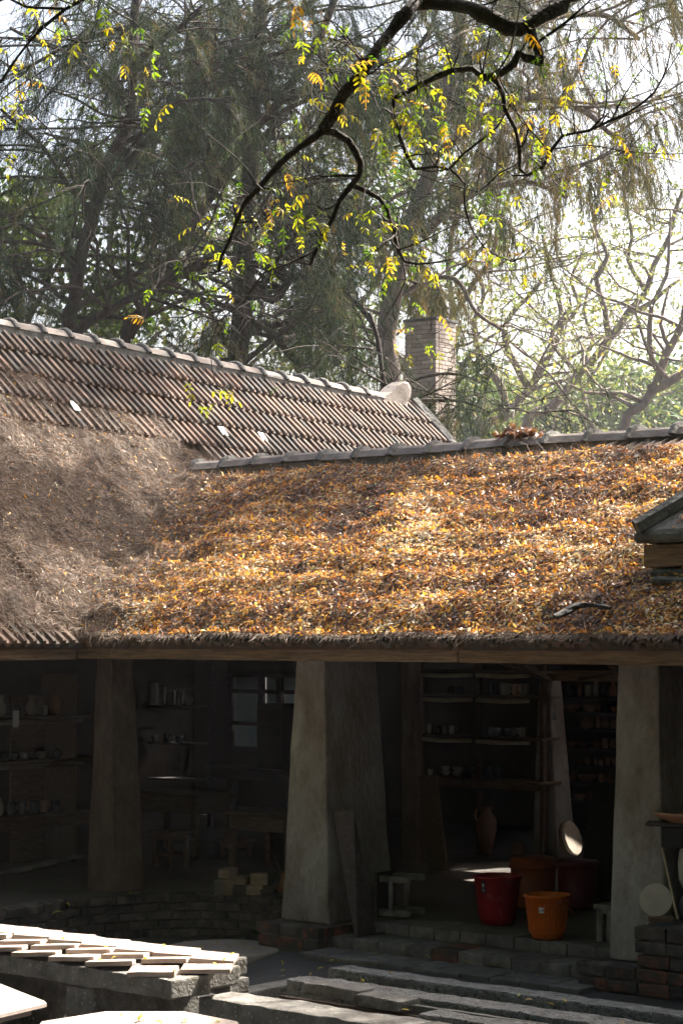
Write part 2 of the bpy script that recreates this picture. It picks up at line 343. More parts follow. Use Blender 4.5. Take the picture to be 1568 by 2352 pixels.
M_rain = foliage('light green leaves', [(0.0, (.09, .12, .05)), (0.5, (.16, .19, .08)), (0.85, (.26, .27, .12)), (1.0, (.42, .34, .11))], trans=.45, tint=(1.2, 1.15, .75))  # green paled and greyed to stand in for thicker haze
M_neem = foliage('yellowing leaflets', [(0.0, (.06, .15, .015)), (0.3, (.16, .27, .02)), (0.55, (.38, .38, .03)), (0.85, (.58, .40, .03)), (1.0, (.42, .17, .045))], trans=.55, tint=(1.3, 1.2, .5), rough=.4)
M_lit = foliage('fallen leaves', [(0.0, (.11, .06, .038)), (0.18, (.24, .11, .05)), (0.34, (.48, .18, .04)), (0.50, (.70, .33, .04)), (0.66, (.78, .50, .08)), (0.79, (.68, .53, .35)), (0.94, (.80, .72, .58)), (1.0, (.36, .40, .12))], trans=.35, tint=(1.15, 1.05, .8), rough=.42, spec=.5)
M_dry = foliage('fallen needles', [(0.0, (.08, .055, .042)), (0.4, (.18, .125, .095)), (0.75, (.29, .21, .16)), (1.0, (.44, .34, .25))], trans=.2, tint=(1, 1, 1), rough=.6)
M_mulch = surf('matted needles', [(0.3, (.045, .034, .027)), (0.5, (.10, .075, .058)), (0.7, (.18, .135, .10))], 22, bump=1.0, bscale=60, bdist=.02)
M_fall = foliage('single fallen leaves', [(0.0, (.52, .42, .05)), (0.4, (.62, .48, .08)), (0.7, (.55, .36, .06)), (0.85, (.42, .24, .08)), (1.0, (.45, .48, .16))], trans=.25, tint=(1.1, 1.05, .7), rough=.45)
M_weed = foliage('weed leaves', [(0.0, (.05, .14, .03)), (1.0, (.12, .24, .05))], trans=.35)
M_palm = foliage('palm leaves', [(0.0, (.05, .16, .03)), (1.0, (.12, .30, .05))], trans=.4)
# ------------------------------------------------------------------ value noise
_lat = RNG.random((256, 256))
def vnoise(x, y):
    xi = np.floor(x).astype(int); yi = np.floor(y).astype(int); fx = x - xi; fy = y - yi
    fx = fx*fx*(3-2*fx); fy = fy*fy*(3-2*fy)
    a = _lat[xi & 255, yi & 255]; b = _lat[(xi+1) & 255, yi & 255]; c = _lat[xi & 255, (yi+1) & 255]; d = _lat[(xi+1) & 255, (yi+1) & 255]
    return (a*(1-fx)+b*fx)*(1-fy) + (c*(1-fx)+d*fx)*fy
def fbm(x, y, sc=1.0, oct=4):
    r = 0; a = 0.5
    for i in range(oct):
        r = r + a * vnoise(x*sc + 17.3*i, y*sc + 9.1*i); sc *= 2.03; a *= 0.5
    return r
def sstep(x, a, b):
    t = np.clip((x - a) / (b - a), 0, 1); return t*t*(3-2*t)

# ------------------------------------------------------------------ ground, one sheet to the horizon
def gz(x, y):
    x = np.asarray(x, float); y = np.asarray(y, float)
    n = x * SN_ + y * CS
    r = 0.155 * sstep(x, -1.05, -0.35) * sstep(n, 7.5, 10.5)
    near = sstep(-np.hypot(x, (y - 13)*.7), -14, -8)
    return r + near * ((fbm(x, y, 1.7) - .47) * .035 + (fbm(x, y, 9.0, 2) - .37) * .012)
def build_ground():
    xs = np.unique(np.concatenate([np.linspace(-600, -6, 24), np.arange(-6, 6, .09), np.linspace(6, 600, 24)]))
    ys = np.unique(np.concatenate([np.linspace(-60, 7.5, 10), np.arange(7.5, 18, .09), np.linspace(18, 900, 30)]))
    X, Y = np.meshgrid(xs, ys); Z = gz(X, Y)
    V = np.stack([X, Y, Z], -1).reshape(-1, 3); nx, ny = len(xs), len(ys)
    i = np.arange(ny - 1)[:, None] * nx + np.arange(nx - 1)[None]
    Fq = np.stack([i, i + 1, i + nx + 1, i + nx], -1).reshape(-1, 4)
    tag(link('ground', np_mesh('ground', V, Fq, 4, smooth=True), M_ground), 'trodden grey earth of the courtyard', 'ground', kind='structure')
build_ground()

# ------------------------------------------------------------------ roof planes
ZE = ZC - 0.005; NE = 11.42; TM = 0.498; NR = 14.62; ZR = ZE + (NR - NE) * TM; TBK = 0.30
VC = Vector((kx(190) * (NE / (SN_ * kx(190) + CS)), NE / (SN_ * kx(190) + CS), ZE))      # where the two eaves meet
THL = math.radians(50.0); DL = Vector((math.cos(THL), math.sin(THL), 0)); ML = Vector((-math.sin(THL), math.cos(THL), 0))
D1, TL1, TL2, DR = 1.87, 0.852, 1.09, 3.16
def sagf(t): return -0.0331 * (t - 1.875)
def zMain(s, n): return np.where(n < NR, ZE + (n - NE) * TM, ZR - (n - NR) * TBK)
def zLeft(d, t): return ZE + np.where(d < D1, d * TL1, D1 * TL1 + (d - D1) * TL2) + sagf(t) * np.clip(d / DR, 0, 1.2)
def dt_of(x, y):
    rx, ry = x - VC.x, y - VC.y
    return rx * ML.x + ry * ML.y, rx * DL.x + ry * DL.y
def LP(t, d, lift=0.0):                     # a point on the left wing's roof
    p = Vector((VC.x, VC.y, 0)) + DL * t + ML * d; p.z = float(zLeft(np.float64(d), t)) + lift; return p

# ------------------------------------------------------------------ platform, retaining wall, steps
curve_px = [(0, 2094), (120, 2073), (240, 2061), (360, 2053), (480, 2051), (600, 2058), (640, 2063)]
WC = [Vector((-3.35, 13.9, P_)), Vector((-3.15, 14.8, P_)), Vector((-2.92, 15.6, P_))] + [atZ(u, v, P_) for u, v in curve_px] + [Vector((-0.47, 16.75, P_)), Vector((-0.49, 16.3, P_))]
def catmull(pts, step):
    pts = [Vector(p) for p in pts]; out = []
    q = [pts[0] * 2 - pts[1]] + pts + [pts[-1] * 2 - pts[-2]]
    for i in range(1, len(q) - 2):
        p0, p1, p2, p3 = q[i-1], q[i], q[i+1], q[i+2]
        m = max(1, int((p2 - p1).length / step))
        for j in range(m):
            t = j / m
            out.append(0.5 * ((2*p1) + (p2-p0)*t + (2*p0-5*p1+4*p2-p3)*t*t + (3*p1-p0-3*p2+p3)*t**3))
    out.append(pts[-1]); return out
wcurve = catmull(WC, 0.05)
fl = MB()
poly = [p + Vector((0.0, 0.04, -0.008)) for p in wcurve] + [SN(-10.8, 11.8, P_-.008), SN(-10.45, 11.8, P_-.008), SN(-10.45, 12.03, P_-.008), SN(-3.0, 12.03, P_-.008), SN(-3.0, 20.5, P_-.008), SN(-19, 20.5, P_-.008), Vector((-9, 16, P_-.008)), Vector((-5, 13.9, P_-.008))]
fl.add(poly, [tuple(range(len(poly)))])
tag(fl.build('platform_floor', M_floor), 'swept cement floor of the raised workshop', 'floor', kind='structure')


def brick_meshes(n, dx, dy, dz, mat, jit=.006, bev=.011, chips=.006):
    out = []
    for i in range(n):
        me = rough_box('brick', dx, dy, dz, bev, jit, cuts=2, segs=2, seed=i * 13 + int(dx * 1000), chips=chips)
        me.materials.append(mat); out.append(me)
    return out
def brick_row(parent, meshes, pts, z, gap=.01, length=.23, start=0.0, depth_off=0.0):
    """bricks laid end to end along a polyline"""
    cum = [0.0]
    for a, b in zip(pts, pts[1:]): cum.append(cum[-1] + (b - a).to_2d().length)
    def at(dist):
        dist = min(max(dist, 0), cum[-1] - 1e-6)
        for i in range(len(cum) - 1):
            if cum[i+1] >= dist:
                f = (dist - cum[i]) / max(cum[i+1] - cum[i], 1e-9); return pts[i].lerp(pts[i+1], f)
    x = start
    while x + length * .4 < cum[-1]:
        l = min(length, cum[-1] - x)
        a, b = at(x), at(x + l); d = (b - a).to_2d()
        if d.length > .03:
            ang = math.atan2(d.y, d.x); mid = (a + b) / 2
            nrmv = Vector((-d.y, d.x)).normalized()
            o = link('brick', random.choice(meshes), None, parent)
            o.location = (mid.x + nrmv.x * (depth_off + random.uniform(-.006, .006)), mid.y + nrmv.y * (depth_off + random.uniform(-.006, .006)), z + random.uniform(-.002, .002))
            o.rotation_euler = (random.uniform(-.012, .012), random.uniform(-.012, .012), ang + random.uniform(-.02, .02))
            o.scale = ((l - gap) / .22, 1, 1)
        x += l
rw = thing('retaining_wall', 'curved dark brick retaining wall below the left part of the platform', 'wall')
bmW = brick_meshes(5, .22, .11, .066, M_brick)
core = MB()
ring = [p for p in wcurve]
inn = [p + Vector((0.0, 0.0, 0)) for p in ring]
nn = []
for i, p in enumerate(ring):
    d = (ring[min(i+1, len(ring)-1)] - ring[max(i-1, 0)]).to_2d().normalized(); nn.append(Vector((-d.y, d.x, 0)))
a0 = [Vector((p.x, p.y, -.05)) + n_ * .014 for p, n_ in zip(ring, nn)]; a1 = [Vector((p.x, p.y, P_ - .016)) + n_ * .014 for p, n_ in zip(ring, nn)]
b1 = [Vector((p.x, p.y, P_ - .016)) + n_ * .12 for p, n_ in zip(ring, nn)]
m_ = len(ring)
core.add(a0 + a1 + b1, [(i, i+1, m_+i+1, m_+i) for i in range(m_-1)] + [(m_+i, m_+i+1, 2*m_+i+1, 2*m_+i) for i in range(m_-1)])
core.build('mortar_core', M_mortar, rw)
for c in range(5):
    brick_row(rw, bmW, ring, P_ - .072 * (c + 1) + .003, start=-.11 * (c % 2) + random.uniform(0, .05), depth_off=.052 + (.0 if c else -.012), length=.235)

st = thing('brick_steps', 'three low worn brick steps up to the workshop floor', 'steps')
def brick_line(parent, meshes, s0, s1, n0, z, length, dn, lx=.22, gap=.006):
    s = s0
    while s < s1 - .05:
        l = min(length * random.uniform(.93, 1.07), s1 - s)
        o = link('brick', random.choice(meshes), None, parent)
        o.location = SN(s + l / 2, n0 + dn / 2 + random.uniform(-.004, .004), z + random.uniform(-.002, .002))
        o.rotation_euler = (random.uniform(-.01, .01), random.uniform(-.008, .008), ROTM + random.uniform(-.008, .008))
        o.scale = ((l - gap) / lx, 1, 1); s += l
stm = brick_meshes(5, .22, .40, .085, M_step, bev=.010, jit=.004, chips=.003)
str_ = brick_meshes(3, .22, .40, .085, M_brickred, bev=.010, jit=.004, chips=.003)
brick_line(st, stm + stm + str_, -10.33, -7.62, 11.985, P_ - .089, .235, .40)
brick_line(st, stm + stm + stm + str_, sOf(758, 11.68), sOf(1352, 11.62), 11.66, .185, .24, .40)
brick_line(st, stm, sOf(690, 11.34), sOf(1352, 11.34), 11.31, .105, .25, .40)

def plinth(name, label, s0, s1, n0, n1, z0, zs, meshes, length=.23):
    t = thing(name, label, 'plinth')
    h = .088
    MB().box((-(s1 - s0) / 2 + .012, .012, -.1), ((s1 - s0) / 2 - .012, n1 - n0, zs * h - .012)).build('mortar_core', M_mortar, t, loc=SN((s0 + s1) / 2, n0, z0), rot=(0, 0, ROTM))
    for c in range(zs):
        brick_line(t, meshes, s0 + (.09 if c % 2 else 0) - (.11 if c % 2 else 0), s1, n0, z0 + c * h, length, .11)
        nq = n0 + .12
        while nq < n1 - .06:
            l = min(.23, n1 - nq)
            for se, sd in ((s1 - .055, 1), (s0 + .055, -1)):
                o = link('brick', random.choice(meshes), None, t); o.location = SN(se, nq + l / 2, z0 + c * h)
                o.rotation_euler = (0, 0, ROTM + math.pi / 2 + random.uniform(-.015, .015)); o.scale = ((l - .008) / .22, 1, 1)
            nq += l
    return t
bmP = brick_meshes(4, .22, .11, .080, M_brickred); bmQ = brick_meshes(4, .22, .11, .080, M_brick)
plinth('plinth', 'two course red brick plinth under the middle pillar', -10.93, -10.33, 11.5, 12.2, .172, 2, bmP + bmQ)
plinth('plinth', 'two course brick plinth under the right pillar and brick stack', -8.04, -4.6, 11.48, 12.1, .165, 2, bmP + bmQ)
rb = thing('brick_stack', 'three courses of dark brick beside the foot of the right pillar', 'brick wall')
for c in range(3):
    brick_line(rb, bmQ + bmP[:1], sOf(1456, 11.5) + (0, .004, .02)[2 - c], -4.6, 11.49, .343 + c * .09, .24, .11)
    MB().box((0, 0, 0), (2.6, .5, .07)).build('mortar_core', M_mortar, rb, loc=SN(sOf(1456, 11.5) + .02, 11.515 if c < 2 else 11.52, .344 + c * .09), rot=(0, 0, ROTM)) if c == 0 else None
MB().box((.06, 0.05, .06), (2.6, .2, .262)).build('mortar_core', M_mortar, rb, loc=SN(sOf(1456, 11.5), 11.47, .345), rot=(0, 0, ROTM))
MB().box((.06, 0.02, .0), (2.6, .42, .014)).build('mortar_bed', M_mortar, rb, loc=SN(sOf(1456, 11.5), 11.55, .343 + .262), rot=(0, 0, ROTM))

# ------------------------------------------------------------------ the workshop: pillars, beams, walls
ws = thing('workshop', 'long low open pottery workshop under a leaf covered tile roof', 'building')
def pillar(b, t, z0, z1, name='pillar', label=None, par=ws, bev=.018, mat=None):
    (s0, s1, n0, n1), (t0, t1, m0, m1) = b, t
    mb = MB(); K = 10
    def ringat(f):
        z = z0 + (z1 - z0) * f; g = f
        return [SN(s0+(t0-s0)*g, n0+(m0-n0)*g, z), SN(s1+(t1-s1)*g, n0+(m0-n0)*g, z), SN(s1+(t1-s1)*g, n1+(m1-n1)*g, z), SN(s0+(t0-s0)*g, n1+(m1-n1)*g, z)]
    vs = []
    for i in range(K + 1): vs += ringat(i / K)
    fs = [(3, 2, 1, 0), tuple(K*4 + i for i in range(4))]
    for i in range(K):
        for k in range(4): fs.append((i*4+k, i*4+(k+1) % 4, (i+1)*4+(k+1) % 4, (i+1)*4+k))
    mb.add(vs, fs); me = mb.mesh(name); bevel_mesh(me, bev, 2)
    for v in me.vertices:
        q = v.co; w = mnoise.noise(q * 2.2) * .010 + mnoise.noise(q * 7) * .006
        v.co = q + Vector((w, w, 0))
    o = link(name, me, mat or M_plaster, par)
    if label: o['label'] = label
    return o
pillar((-10.88, -10.41, 11.70, 12.45), (-10.79, -10.52, 11.78, 12.36), .34, 2.50, label='broad tapering plastered pillar in the middle')
pillar((-7.94, -7.50, 11.70, 12.45), (sOf(1420, 11.78), sOf(1508, 11.78), 11.78, 12.36), .335, 2.50, label='tapering plastered pillar on the right')
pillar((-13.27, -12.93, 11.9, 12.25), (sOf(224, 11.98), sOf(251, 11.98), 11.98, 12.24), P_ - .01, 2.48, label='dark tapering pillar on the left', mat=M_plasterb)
# inner pillars
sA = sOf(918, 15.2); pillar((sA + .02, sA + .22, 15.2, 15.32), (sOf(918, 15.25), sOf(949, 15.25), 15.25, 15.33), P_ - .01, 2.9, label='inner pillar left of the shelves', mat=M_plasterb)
pillar((sOf(1222, 16.5), sOf(1282, 16.5), 16.5, 16.80), (sOf(1236, 16.55), sOf(1259, 16.55), 16.55, 16.75), P_ - .01, zOf(1270, 1555, 16.55), label='slender inner pillar right of the shelves')

def wbox(name, p0, p1, w, h, mat, par=None, ang=None, bev=.006, jit=.003, cuts=4, seed=1, roll=0.0, chips=0.0):
    """a timber or slab of width w and height h whose top centre line runs from p0 to p1"""
    p0, p1 = Vector(p0), Vector(p1); d = p1 - p0; L = d.length
    me = rough_box(name, L, w, h, bev, jit, cuts=cuts, seed=seed, chips=chips)
    o = link(name, me, mat, par)
    x = d.normalized(); up = Vector((0, 0, 1)) if abs(x.z) < .95 else Vector((0, 1, 0))
    y = up.cross(x).normalized(); z = x.cross(y)
    R = Matrix((x, y, z)).transposed().to_4x4()
    o.matrix_world = Matrix.Translation((p0 + p1) / 2) @ R @ Matrix.Rotation(roll, 4, 'X') @ Matrix.Translation((0, 0, -h))
    return o
zb = ZC - .022
wbox('eave_beam', SN(sOf(188, 11.53), 11.53, zb), SN(sOf(1062, 11.53) - .004, 11.53, zb - .004), .10, .138, M_wood, ws, cuts=30, jit=.004, seed=3)
wbox('eave_beam', SN(sOf(1062, 11.53) + .004, 11.53, zb + .002), SN(-3.2, 11.53, zb - .012), .10, .146, M_wood, ws, cuts=24, jit=.004, seed=4)
for i, s in enumerate(np.arange(-12.6, -4, .62)):
    wbox('rafter', SN(s, 11.6, ZE + .02), SN(s, NR - .05, ZR - .12), .06, .09, M_wood2, ws, cuts=0, seed=i)
for n in (12.4, 13.4): wbox('purlin', SN(-13, n, ZE + (n - NE) * TM - .12), SN(-3.5, n, ZE + (n - NE) * TM - .12), .07, .07, M_wood2, ws, cuts=0)
wbox('tie_beam', SN(sOf(1254, 16.6), 16.6, zOf(1270, 1540, 16.6)), SN(sOf(1500, 16.6), 16.6, zOf(1270, 1540, 16.6)), .09, .10, M_wood, ws, cuts=2)
def brace(u0, v0, n0, u1, v1, n1, w): wbox('brace', SN(sOf(u0, n0), n0, zOf(u0, v0, n0)), SN(sOf(u1, n1), n1, zOf(u1, v1, n1)), w, w, M_wood2, ws, cuts=0)
brace(1192, 1516, 16.0, 1262, 1556, 16.5, .05); brace(1150, 1520, 16.0, 1240, 1552, 16.6, .03)
brace(1330, 1556, 16.4, 1422, 1536, 15.2, .035); brace(1400, 1520, 15.4, 1424, 1536, 15.2, .05)
# back wall with a window opening on the left and a gap on the right
NB = 19.2
def wallbox(u0, u1, v0, v1, n, th, mat, par, name):
    sa, sb = sOf(u0, n), sOf(u1, n); um = (u0 + u1) / 2
    za, zb_ = zOf(um, v0, n), zOf(um, v1, n)
    return MB().box((0, 0, 0), (sb - sa, th, za - zb_)).build(name, mat, par, loc=SN(sa, n, zb_), rot=(0, 0, ROTM))
def wallsz(s0, s1, z0, z1, n=NB, th=.2, name='back_wall', mat=None):
    return MB().box((0, 0, 0), (s1 - s0, th, z1 - z0)).build(name, mat or M_wall, ws, loc=SN(s0, n, z0), rot=(0, 0, ROTM))
wS0, wS1 = sOf(484, NB), sOf(700, NB); wZ0, wZ1 = zOf(560, 1722, NB), zOf(560, 1548, NB)
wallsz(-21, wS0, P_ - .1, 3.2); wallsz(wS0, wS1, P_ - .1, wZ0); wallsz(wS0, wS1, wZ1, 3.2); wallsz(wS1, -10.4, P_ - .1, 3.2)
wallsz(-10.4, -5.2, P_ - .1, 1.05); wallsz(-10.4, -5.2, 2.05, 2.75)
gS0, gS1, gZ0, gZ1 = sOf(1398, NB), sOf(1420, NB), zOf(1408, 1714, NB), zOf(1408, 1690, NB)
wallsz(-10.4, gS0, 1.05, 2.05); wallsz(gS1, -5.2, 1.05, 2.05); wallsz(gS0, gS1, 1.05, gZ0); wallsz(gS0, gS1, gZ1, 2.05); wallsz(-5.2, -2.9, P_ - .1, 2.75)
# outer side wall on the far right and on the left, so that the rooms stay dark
def gable(s, name):
    pts = [(11.75, P_ - .1), (19.25, P_ - .1), (19.25, ZR - (19.25 - NR) * TBK - .05), (NR, ZR - .06), (11.75, ZE + (11.75 - NE) * TM - .06)]
    a = [SN(s, n, z) for n, z in pts]; b = [SN(s + .2, n, z) for n, z in pts]; m = len(pts)
    MB().add(a + b, [tuple(range(m)), tuple(range(2*m-1, m-1, -1))] + [(i, m+i, m+(i+1) % m, (i+1) % m) for i in range(m)]).build(name, M_wall, ws)
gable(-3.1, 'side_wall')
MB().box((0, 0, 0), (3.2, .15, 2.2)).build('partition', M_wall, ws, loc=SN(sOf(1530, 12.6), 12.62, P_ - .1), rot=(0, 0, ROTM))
win = thing('window', None, None); win.parent = ws

def wbar(name, s0, s1, z0, z1, dn=0.05, mat=M_woodd, n=NB - .02):
    return MB().box((0, 0, 0), (s1 - s0, dn, z1 - z0)).build(name, mat, win, loc=SN(s0, n, z0), rot=(0, 0, ROTM))
def swn(u): return sOf(u, NB - .02)
def zwn(v): return zOf(560, v, NB - .02)
for u in (484, 516, 598, 640, 690): wbar('mullion', swn(u) - .045, swn(u) + .045, wZ0, wZ1)
wbar('mullion', swn(512), swn(532), wZ0, wZ1, .052)
for v in (1551, 1588, 1662, 1720): wbar('glazing_bar', wS0, wS1, zwn(v) - .025, zwn(v) + .025, .045, n=NB - .018)
for i, (ua, ub) in enumerate(((520, 598), (601, 640), (642, 690))):
    for (va, vb) in ((1553, 1586), (1590, 1660), (1664, 1718)):
        MB().box((0, 0, 0), (swn(ub) - swn(ua), .006, zwn(va) - zwn(vb))).build('pane', M_glassb, win, loc=SN(swn(ua), NB + .06, zwn(vb)), rot=(0, 0, ROTM))

# ------------------------------------------------------------------ main roof
roof = link('roof', None, parent=ws)
sV = toSN(VC)[0]; M0 = SN(sOf(450, NR), NR, ZR)
def slab(name, top, th, mat, par):
    top = [Vector(p) for p in top]; n = len(top); vs = top + [p - Vector((0, 0, th)) for p in top]
    fs = [tuple(range(n)), tuple(range(2*n-1, n-1, -1))] + [(i, n+i, n+(i+1) % n, (i+1) % n) for i in range(n)]
    return MB().add(vs, fs).build(name, mat, par)
slab('front_slope', [VC - Vector((0, 0, .03)), SN(-2.8, NE, ZE - .03), SN(-2.8, NR, ZR - .03), M0 + Vector((-.25, .2, -.03)), VC + Vector((-.25, .1, 0.02))], .045, M_tile, roof)
# back slope as strips of tiles, a few of them missing so that the sun reaches the floor
streaks = [(1061, 2000), (1150, 2000), (1128, 2001), (1077, 2019), (1318, 1987), (1172, 1999), (1298, 1986)]
holes = []
for u, v in streaks:
    p = atZ(u, v, P_)
    for k in range(4000):
        q = p + SUN_DIR * (k * .005); s_, n_ = toSN(q)
        if n_ > NR - 2 and q.z >= float(zMain(np.float64(s_), np.float64(n_))): holes.append((s_, n_)); break
cell = .21; bs = MB()
for i in range(int(11.5 / cell)):
    for j in range(int(5.2 / cell)):
        s0, n0 = -14.2 + i * cell, NR + j * cell
        if any(abs(hs - s0 - cell / 2) < cell * .55 and abs(hn - n0 - cell / 2) < cell * .55 for hs, hn in holes): continue
        zt = [float(zMain(np.float64(0), np.float64(n_))) for n_ in (n0, n0 + cell)]
        t4 = [SN(s0, n0, zt[0]), SN(s0 + cell, n0, zt[0]), SN(s0 + cell, n0 + cell, zt[1]), SN(s0, n0 + cell, zt[1])]
        b4 = [p - Vector((0, 0, .04)) for p in t4]
        bs.hexa(b4, t4)
tag(bs.build('back_slope_tiles', M_tile, roof), kind='stuff')
holes_front = [h for h in holes if h[1] < NR]

# interlocking clay tile with two ribs; x across, y up the slope
def tile_mesh(wd=.205, ln=.40, seed=0):
    rr = random.Random(seed)
    prof = [(0, .0), (.012, .0), (.022, .03), (.05, .034), (.062, .006), (.10, .003), (.112, .003), (.122, .03), (.152, .034), (.164, .006), (.205, .002)]
    mb = MB(); n = len(prof); vs = []
    for y, lift in ((0, 0.046), (.02, .052), (ln, 0.0)):
        for x, z in prof: vs.append((x * wd / .205 + rr.uniform(-.001, .001), y, z + lift + rr.uniform(-.0015, .0015)))
    for x, z in prof: vs.append((x * wd / .205, 0.0, z + .012))
    fs = []
    for r in range(2):
        for i in range(n - 1): fs.append((r*n+i, r*n+i+1, (r+1)*n+i+1, (r+1)*n+i))
    for i in range(n - 1): fs.append((3*n+i, 3*n+i+1, i+1, i))
    mb.add(vs, fs); me = mb.mesh('tile'); me.materials.append(M_tile); return me
TILES = [tile_mesh(seed=i) for i in range(5)]
def tile_obj(par, p, xdir, ydir, name='tile', mesh=None, jitter=.007):
    x = xdir.normalized(); y = (ydir - x * ydir.dot(x)).normalized(); z = x.cross(y)
    o = link(name, mesh or random.choice(TILES), None, par)
    j = Vector((random.uniform(-jitter, jitter), random.uniform(-jitter, jitter), random.uniform(-.003, .003)))
    R = Matrix((x, y, z)).transposed().to_4x4()
    o.matrix_world = Matrix.Translation(p + j) @ R @ Matrix.Rotation(random.gauss(0, .02), 4, 'Z')
    return o
# eave tiles of the main roof
MX = SN(1, 0, 0); MU = (SN(0, 1, 0) + Vector((0, 0, TM))).normalized()
sq = sV + .02
while sq < -4.2:
    tile_obj(roof, SN(sq, NE - .022, ZE - .056 - .022 * TM + random.uniform(-.006, .006)), MX, MU); sq += .206
# upper tiles that show below the ridge on the right
for k in range(14):
    sq = sOf(1330, 14.2) + k * .206
    tile_obj(roof, SN(sq, NR - .36, ZR - .36 * TM + .02), MX, MU)

def ridge_tile_mesh(L=.40, w=.15, h=.085, seed=0):
    rr = random.Random(seed)
    pr = [(-w, -h), (-w * .62, -h * .28), (-w * .25, .0), (w * .25, .0), (w * .62, -h * .28), (w, -h)]
    mb = MB(); n = len(pr); vs = []
    xs = [(0.0, 1.14), (.018, 1.22), (.05, 1.22), (.062, 1.0), (L + .015, .97)]
    for x, sc in xs:
        for y, z in pr: vs.append((x, y * sc, (z + h) * (1 + (sc - 1) * 1.3) - h + rr.uniform(-.002, .002) + (sc - 1) * .03))
    fs = [(r*n+i, (r+1)*n+i, (r+1)*n+i+1, r*n+i+1) for r in range(len(xs)-1) for i in range(n-1)]
    fs.append(tuple(range(n))); fs.append(tuple((len(xs)-1)*n + i for i in range(n-1, -1, -1)))
    mb.add(vs, fs); me = mb.mesh('ridge_tile'); me.materials.append(M_ridge); me.materials.append(M_cement)
    for i, p in enumerate(me.polygons):
        if i < 3 * (n - 1): p.material_index = 1
    return me
RIDGES = [ridge_tile_mesh(seed=i) for i in range(4)]
def ridge_row(par, p0, p1, zoff, step=.40, sc=1.0):
    d = (p1 - p0); L = d.length; x = d.normalized(); y = Vector((0, 0, 1)).cross(x).normalized(); z = x.cross(y)
    R = Matrix((x, y, z)).transposed().to_4x4(); k = 0.0
    while k < L - step * .5:
        o = link('ridge_tile', random.choice(RIDGES), None, par)
        o.matrix_world = Matrix.Translation(p0 + x * k + Vector((0, 0, zoff + random.uniform(-.006, .006)))) @ R @ Matrix.Rotation(random.uniform(-.025, .025), 4, 'X') @ Matrix.Rotation(random.uniform(-.02, .02), 4, 'Y') @ Matrix.Diagonal((step / .40, sc, sc, 1))
        k += step
def ridge_bed(par, p0, p1, w, h, seed):
    me = rough_box('ridge_mortar', (p1 - p0).length, w, h, .02, .012, cuts=60, seed=seed)
    d = (p1 - p0).normalized(); o = link('ridge_mortar', me, M_cement, par)
    y = Vector((0, 0, 1)).cross(d).normalized(); z = d.cross(y)
    o.matrix_world = Matrix.Translation((p0 + p1) / 2) @ Matrix((d, y, z)).transposed().to_4x4()
mr0 = SN(sOf(452, NR), NR, ZR); mr1 = SN(-4.2, NR, ZR)
ridge_row(roof, mr0, mr1, .125, step=.42); ridge_bed(roof, mr0 + Vector((0, 0, -.1)), mr1 + Vector((0, 0, -.1)), .27, .15, 3)

# ------------------------------------------------------------------ left wing
lw = thing('left_wing', 'steep clay tiled wing behind, its ridge running away to the right', 'building')
lroof = link('roof', None, parent=lw)
T0, T1 = -6.0, 8.28
def lslab(d0, d1, ta, tb, th, name):
    slab(name, [LP(ta, d0, -.03), LP(tb, d0, -.03), LP(tb, d1, -.03), LP(ta, d1, -.03)], th, M_tile, lroof)
lslab(0.0, D1, T0, T1, .05, 'lower_slope'); lslab(D1, DR, T0, T1, .05, 'upper_slope')
bk = [LP(T0, DR, -.03), LP(T1, DR, -.03)]; off = ML * 3.4
slab('back_slope', [bk[0], bk[1], bk[1] + off - Vector((0, 0, 3.0)), bk[0] + off - Vector((0, 0, 3.0))], .05, M_tile, lroof)
wbox('eave_beam', VC - DL * 4 + ML * .1 + Vector((0, 0, -.025)), VC - DL * .02 + ML * .1 + Vector((0, 0, -.025)), .1, .138, M_wood, lw, cuts=12, seed=9)
for t in np.arange(-3.8, -.1, .206):
    tile_obj(lroof, LP(t, -.03, -.045), DL, ML * 1 + Vector((0, 0, TL1)))
# gable wall below the far verge and the walls of the wing
gw = [LP(T1 - .15, 0, -.05), LP(T1 - .15, DR, -.08), LP(T1 - .15, DR, -.08) + ML * 1.1 - Vector((0, 0, 1.0))]
gb = [Vector((p.x, p.y, 0)) for p in gw]
MB().add(gw + gb, [(0, 1, 2), (3, 0, 2, 5)]).build('gable_wall', M_plaster, lw)
# long wall at the back of the wing
wl0 = LP(-6.5, 2.7); MB().box((0, 0, 0), (9.6, .2, 2.75)).build('back_wall', M_wall, lw, loc=(wl0.x, wl0.y, P_ - .1), rot=(0, 0, THL))
wl1 = LP(-6.2, 6.4); MB().box((0, 0, 0), (14.5, .2, 2.3)).build('rear_wall', M_wall, lw, loc=(wl1.x, wl1.y, P_ - .1), rot=(0, 0, THL))
wl2 = LP(-6.2, .3); MB().box((0, 0, 0), (.2, 6.3, 2.3)).build('end_wall', M_wall, lw, loc=(wl2.x, wl2.y, P_ - .1), rot=(0, 0, THL))
NROW = 6
for r in range(NROW):
    q = .06 + .345 * (r + 1)                 # distance down the slope of the tile's lower edge
    dd = DR - .676 * q
    if dd < D1:
        dd = D1 - (q - (DR - D1) / .676) * .761
    tl = -1.2 if r < 4 else 3.6
    tv = T1 - .08
    k = 0
    up = (LP(0, dd + .3) - LP(0, dd)).normalized()
    t = tl + (.1 if r % 2 else 0)
    while t < tv:
        o = tile_obj(lroof, LP(t, dd, .002 + random.uniform(-.004, .006)), DL, up)
        t += .206
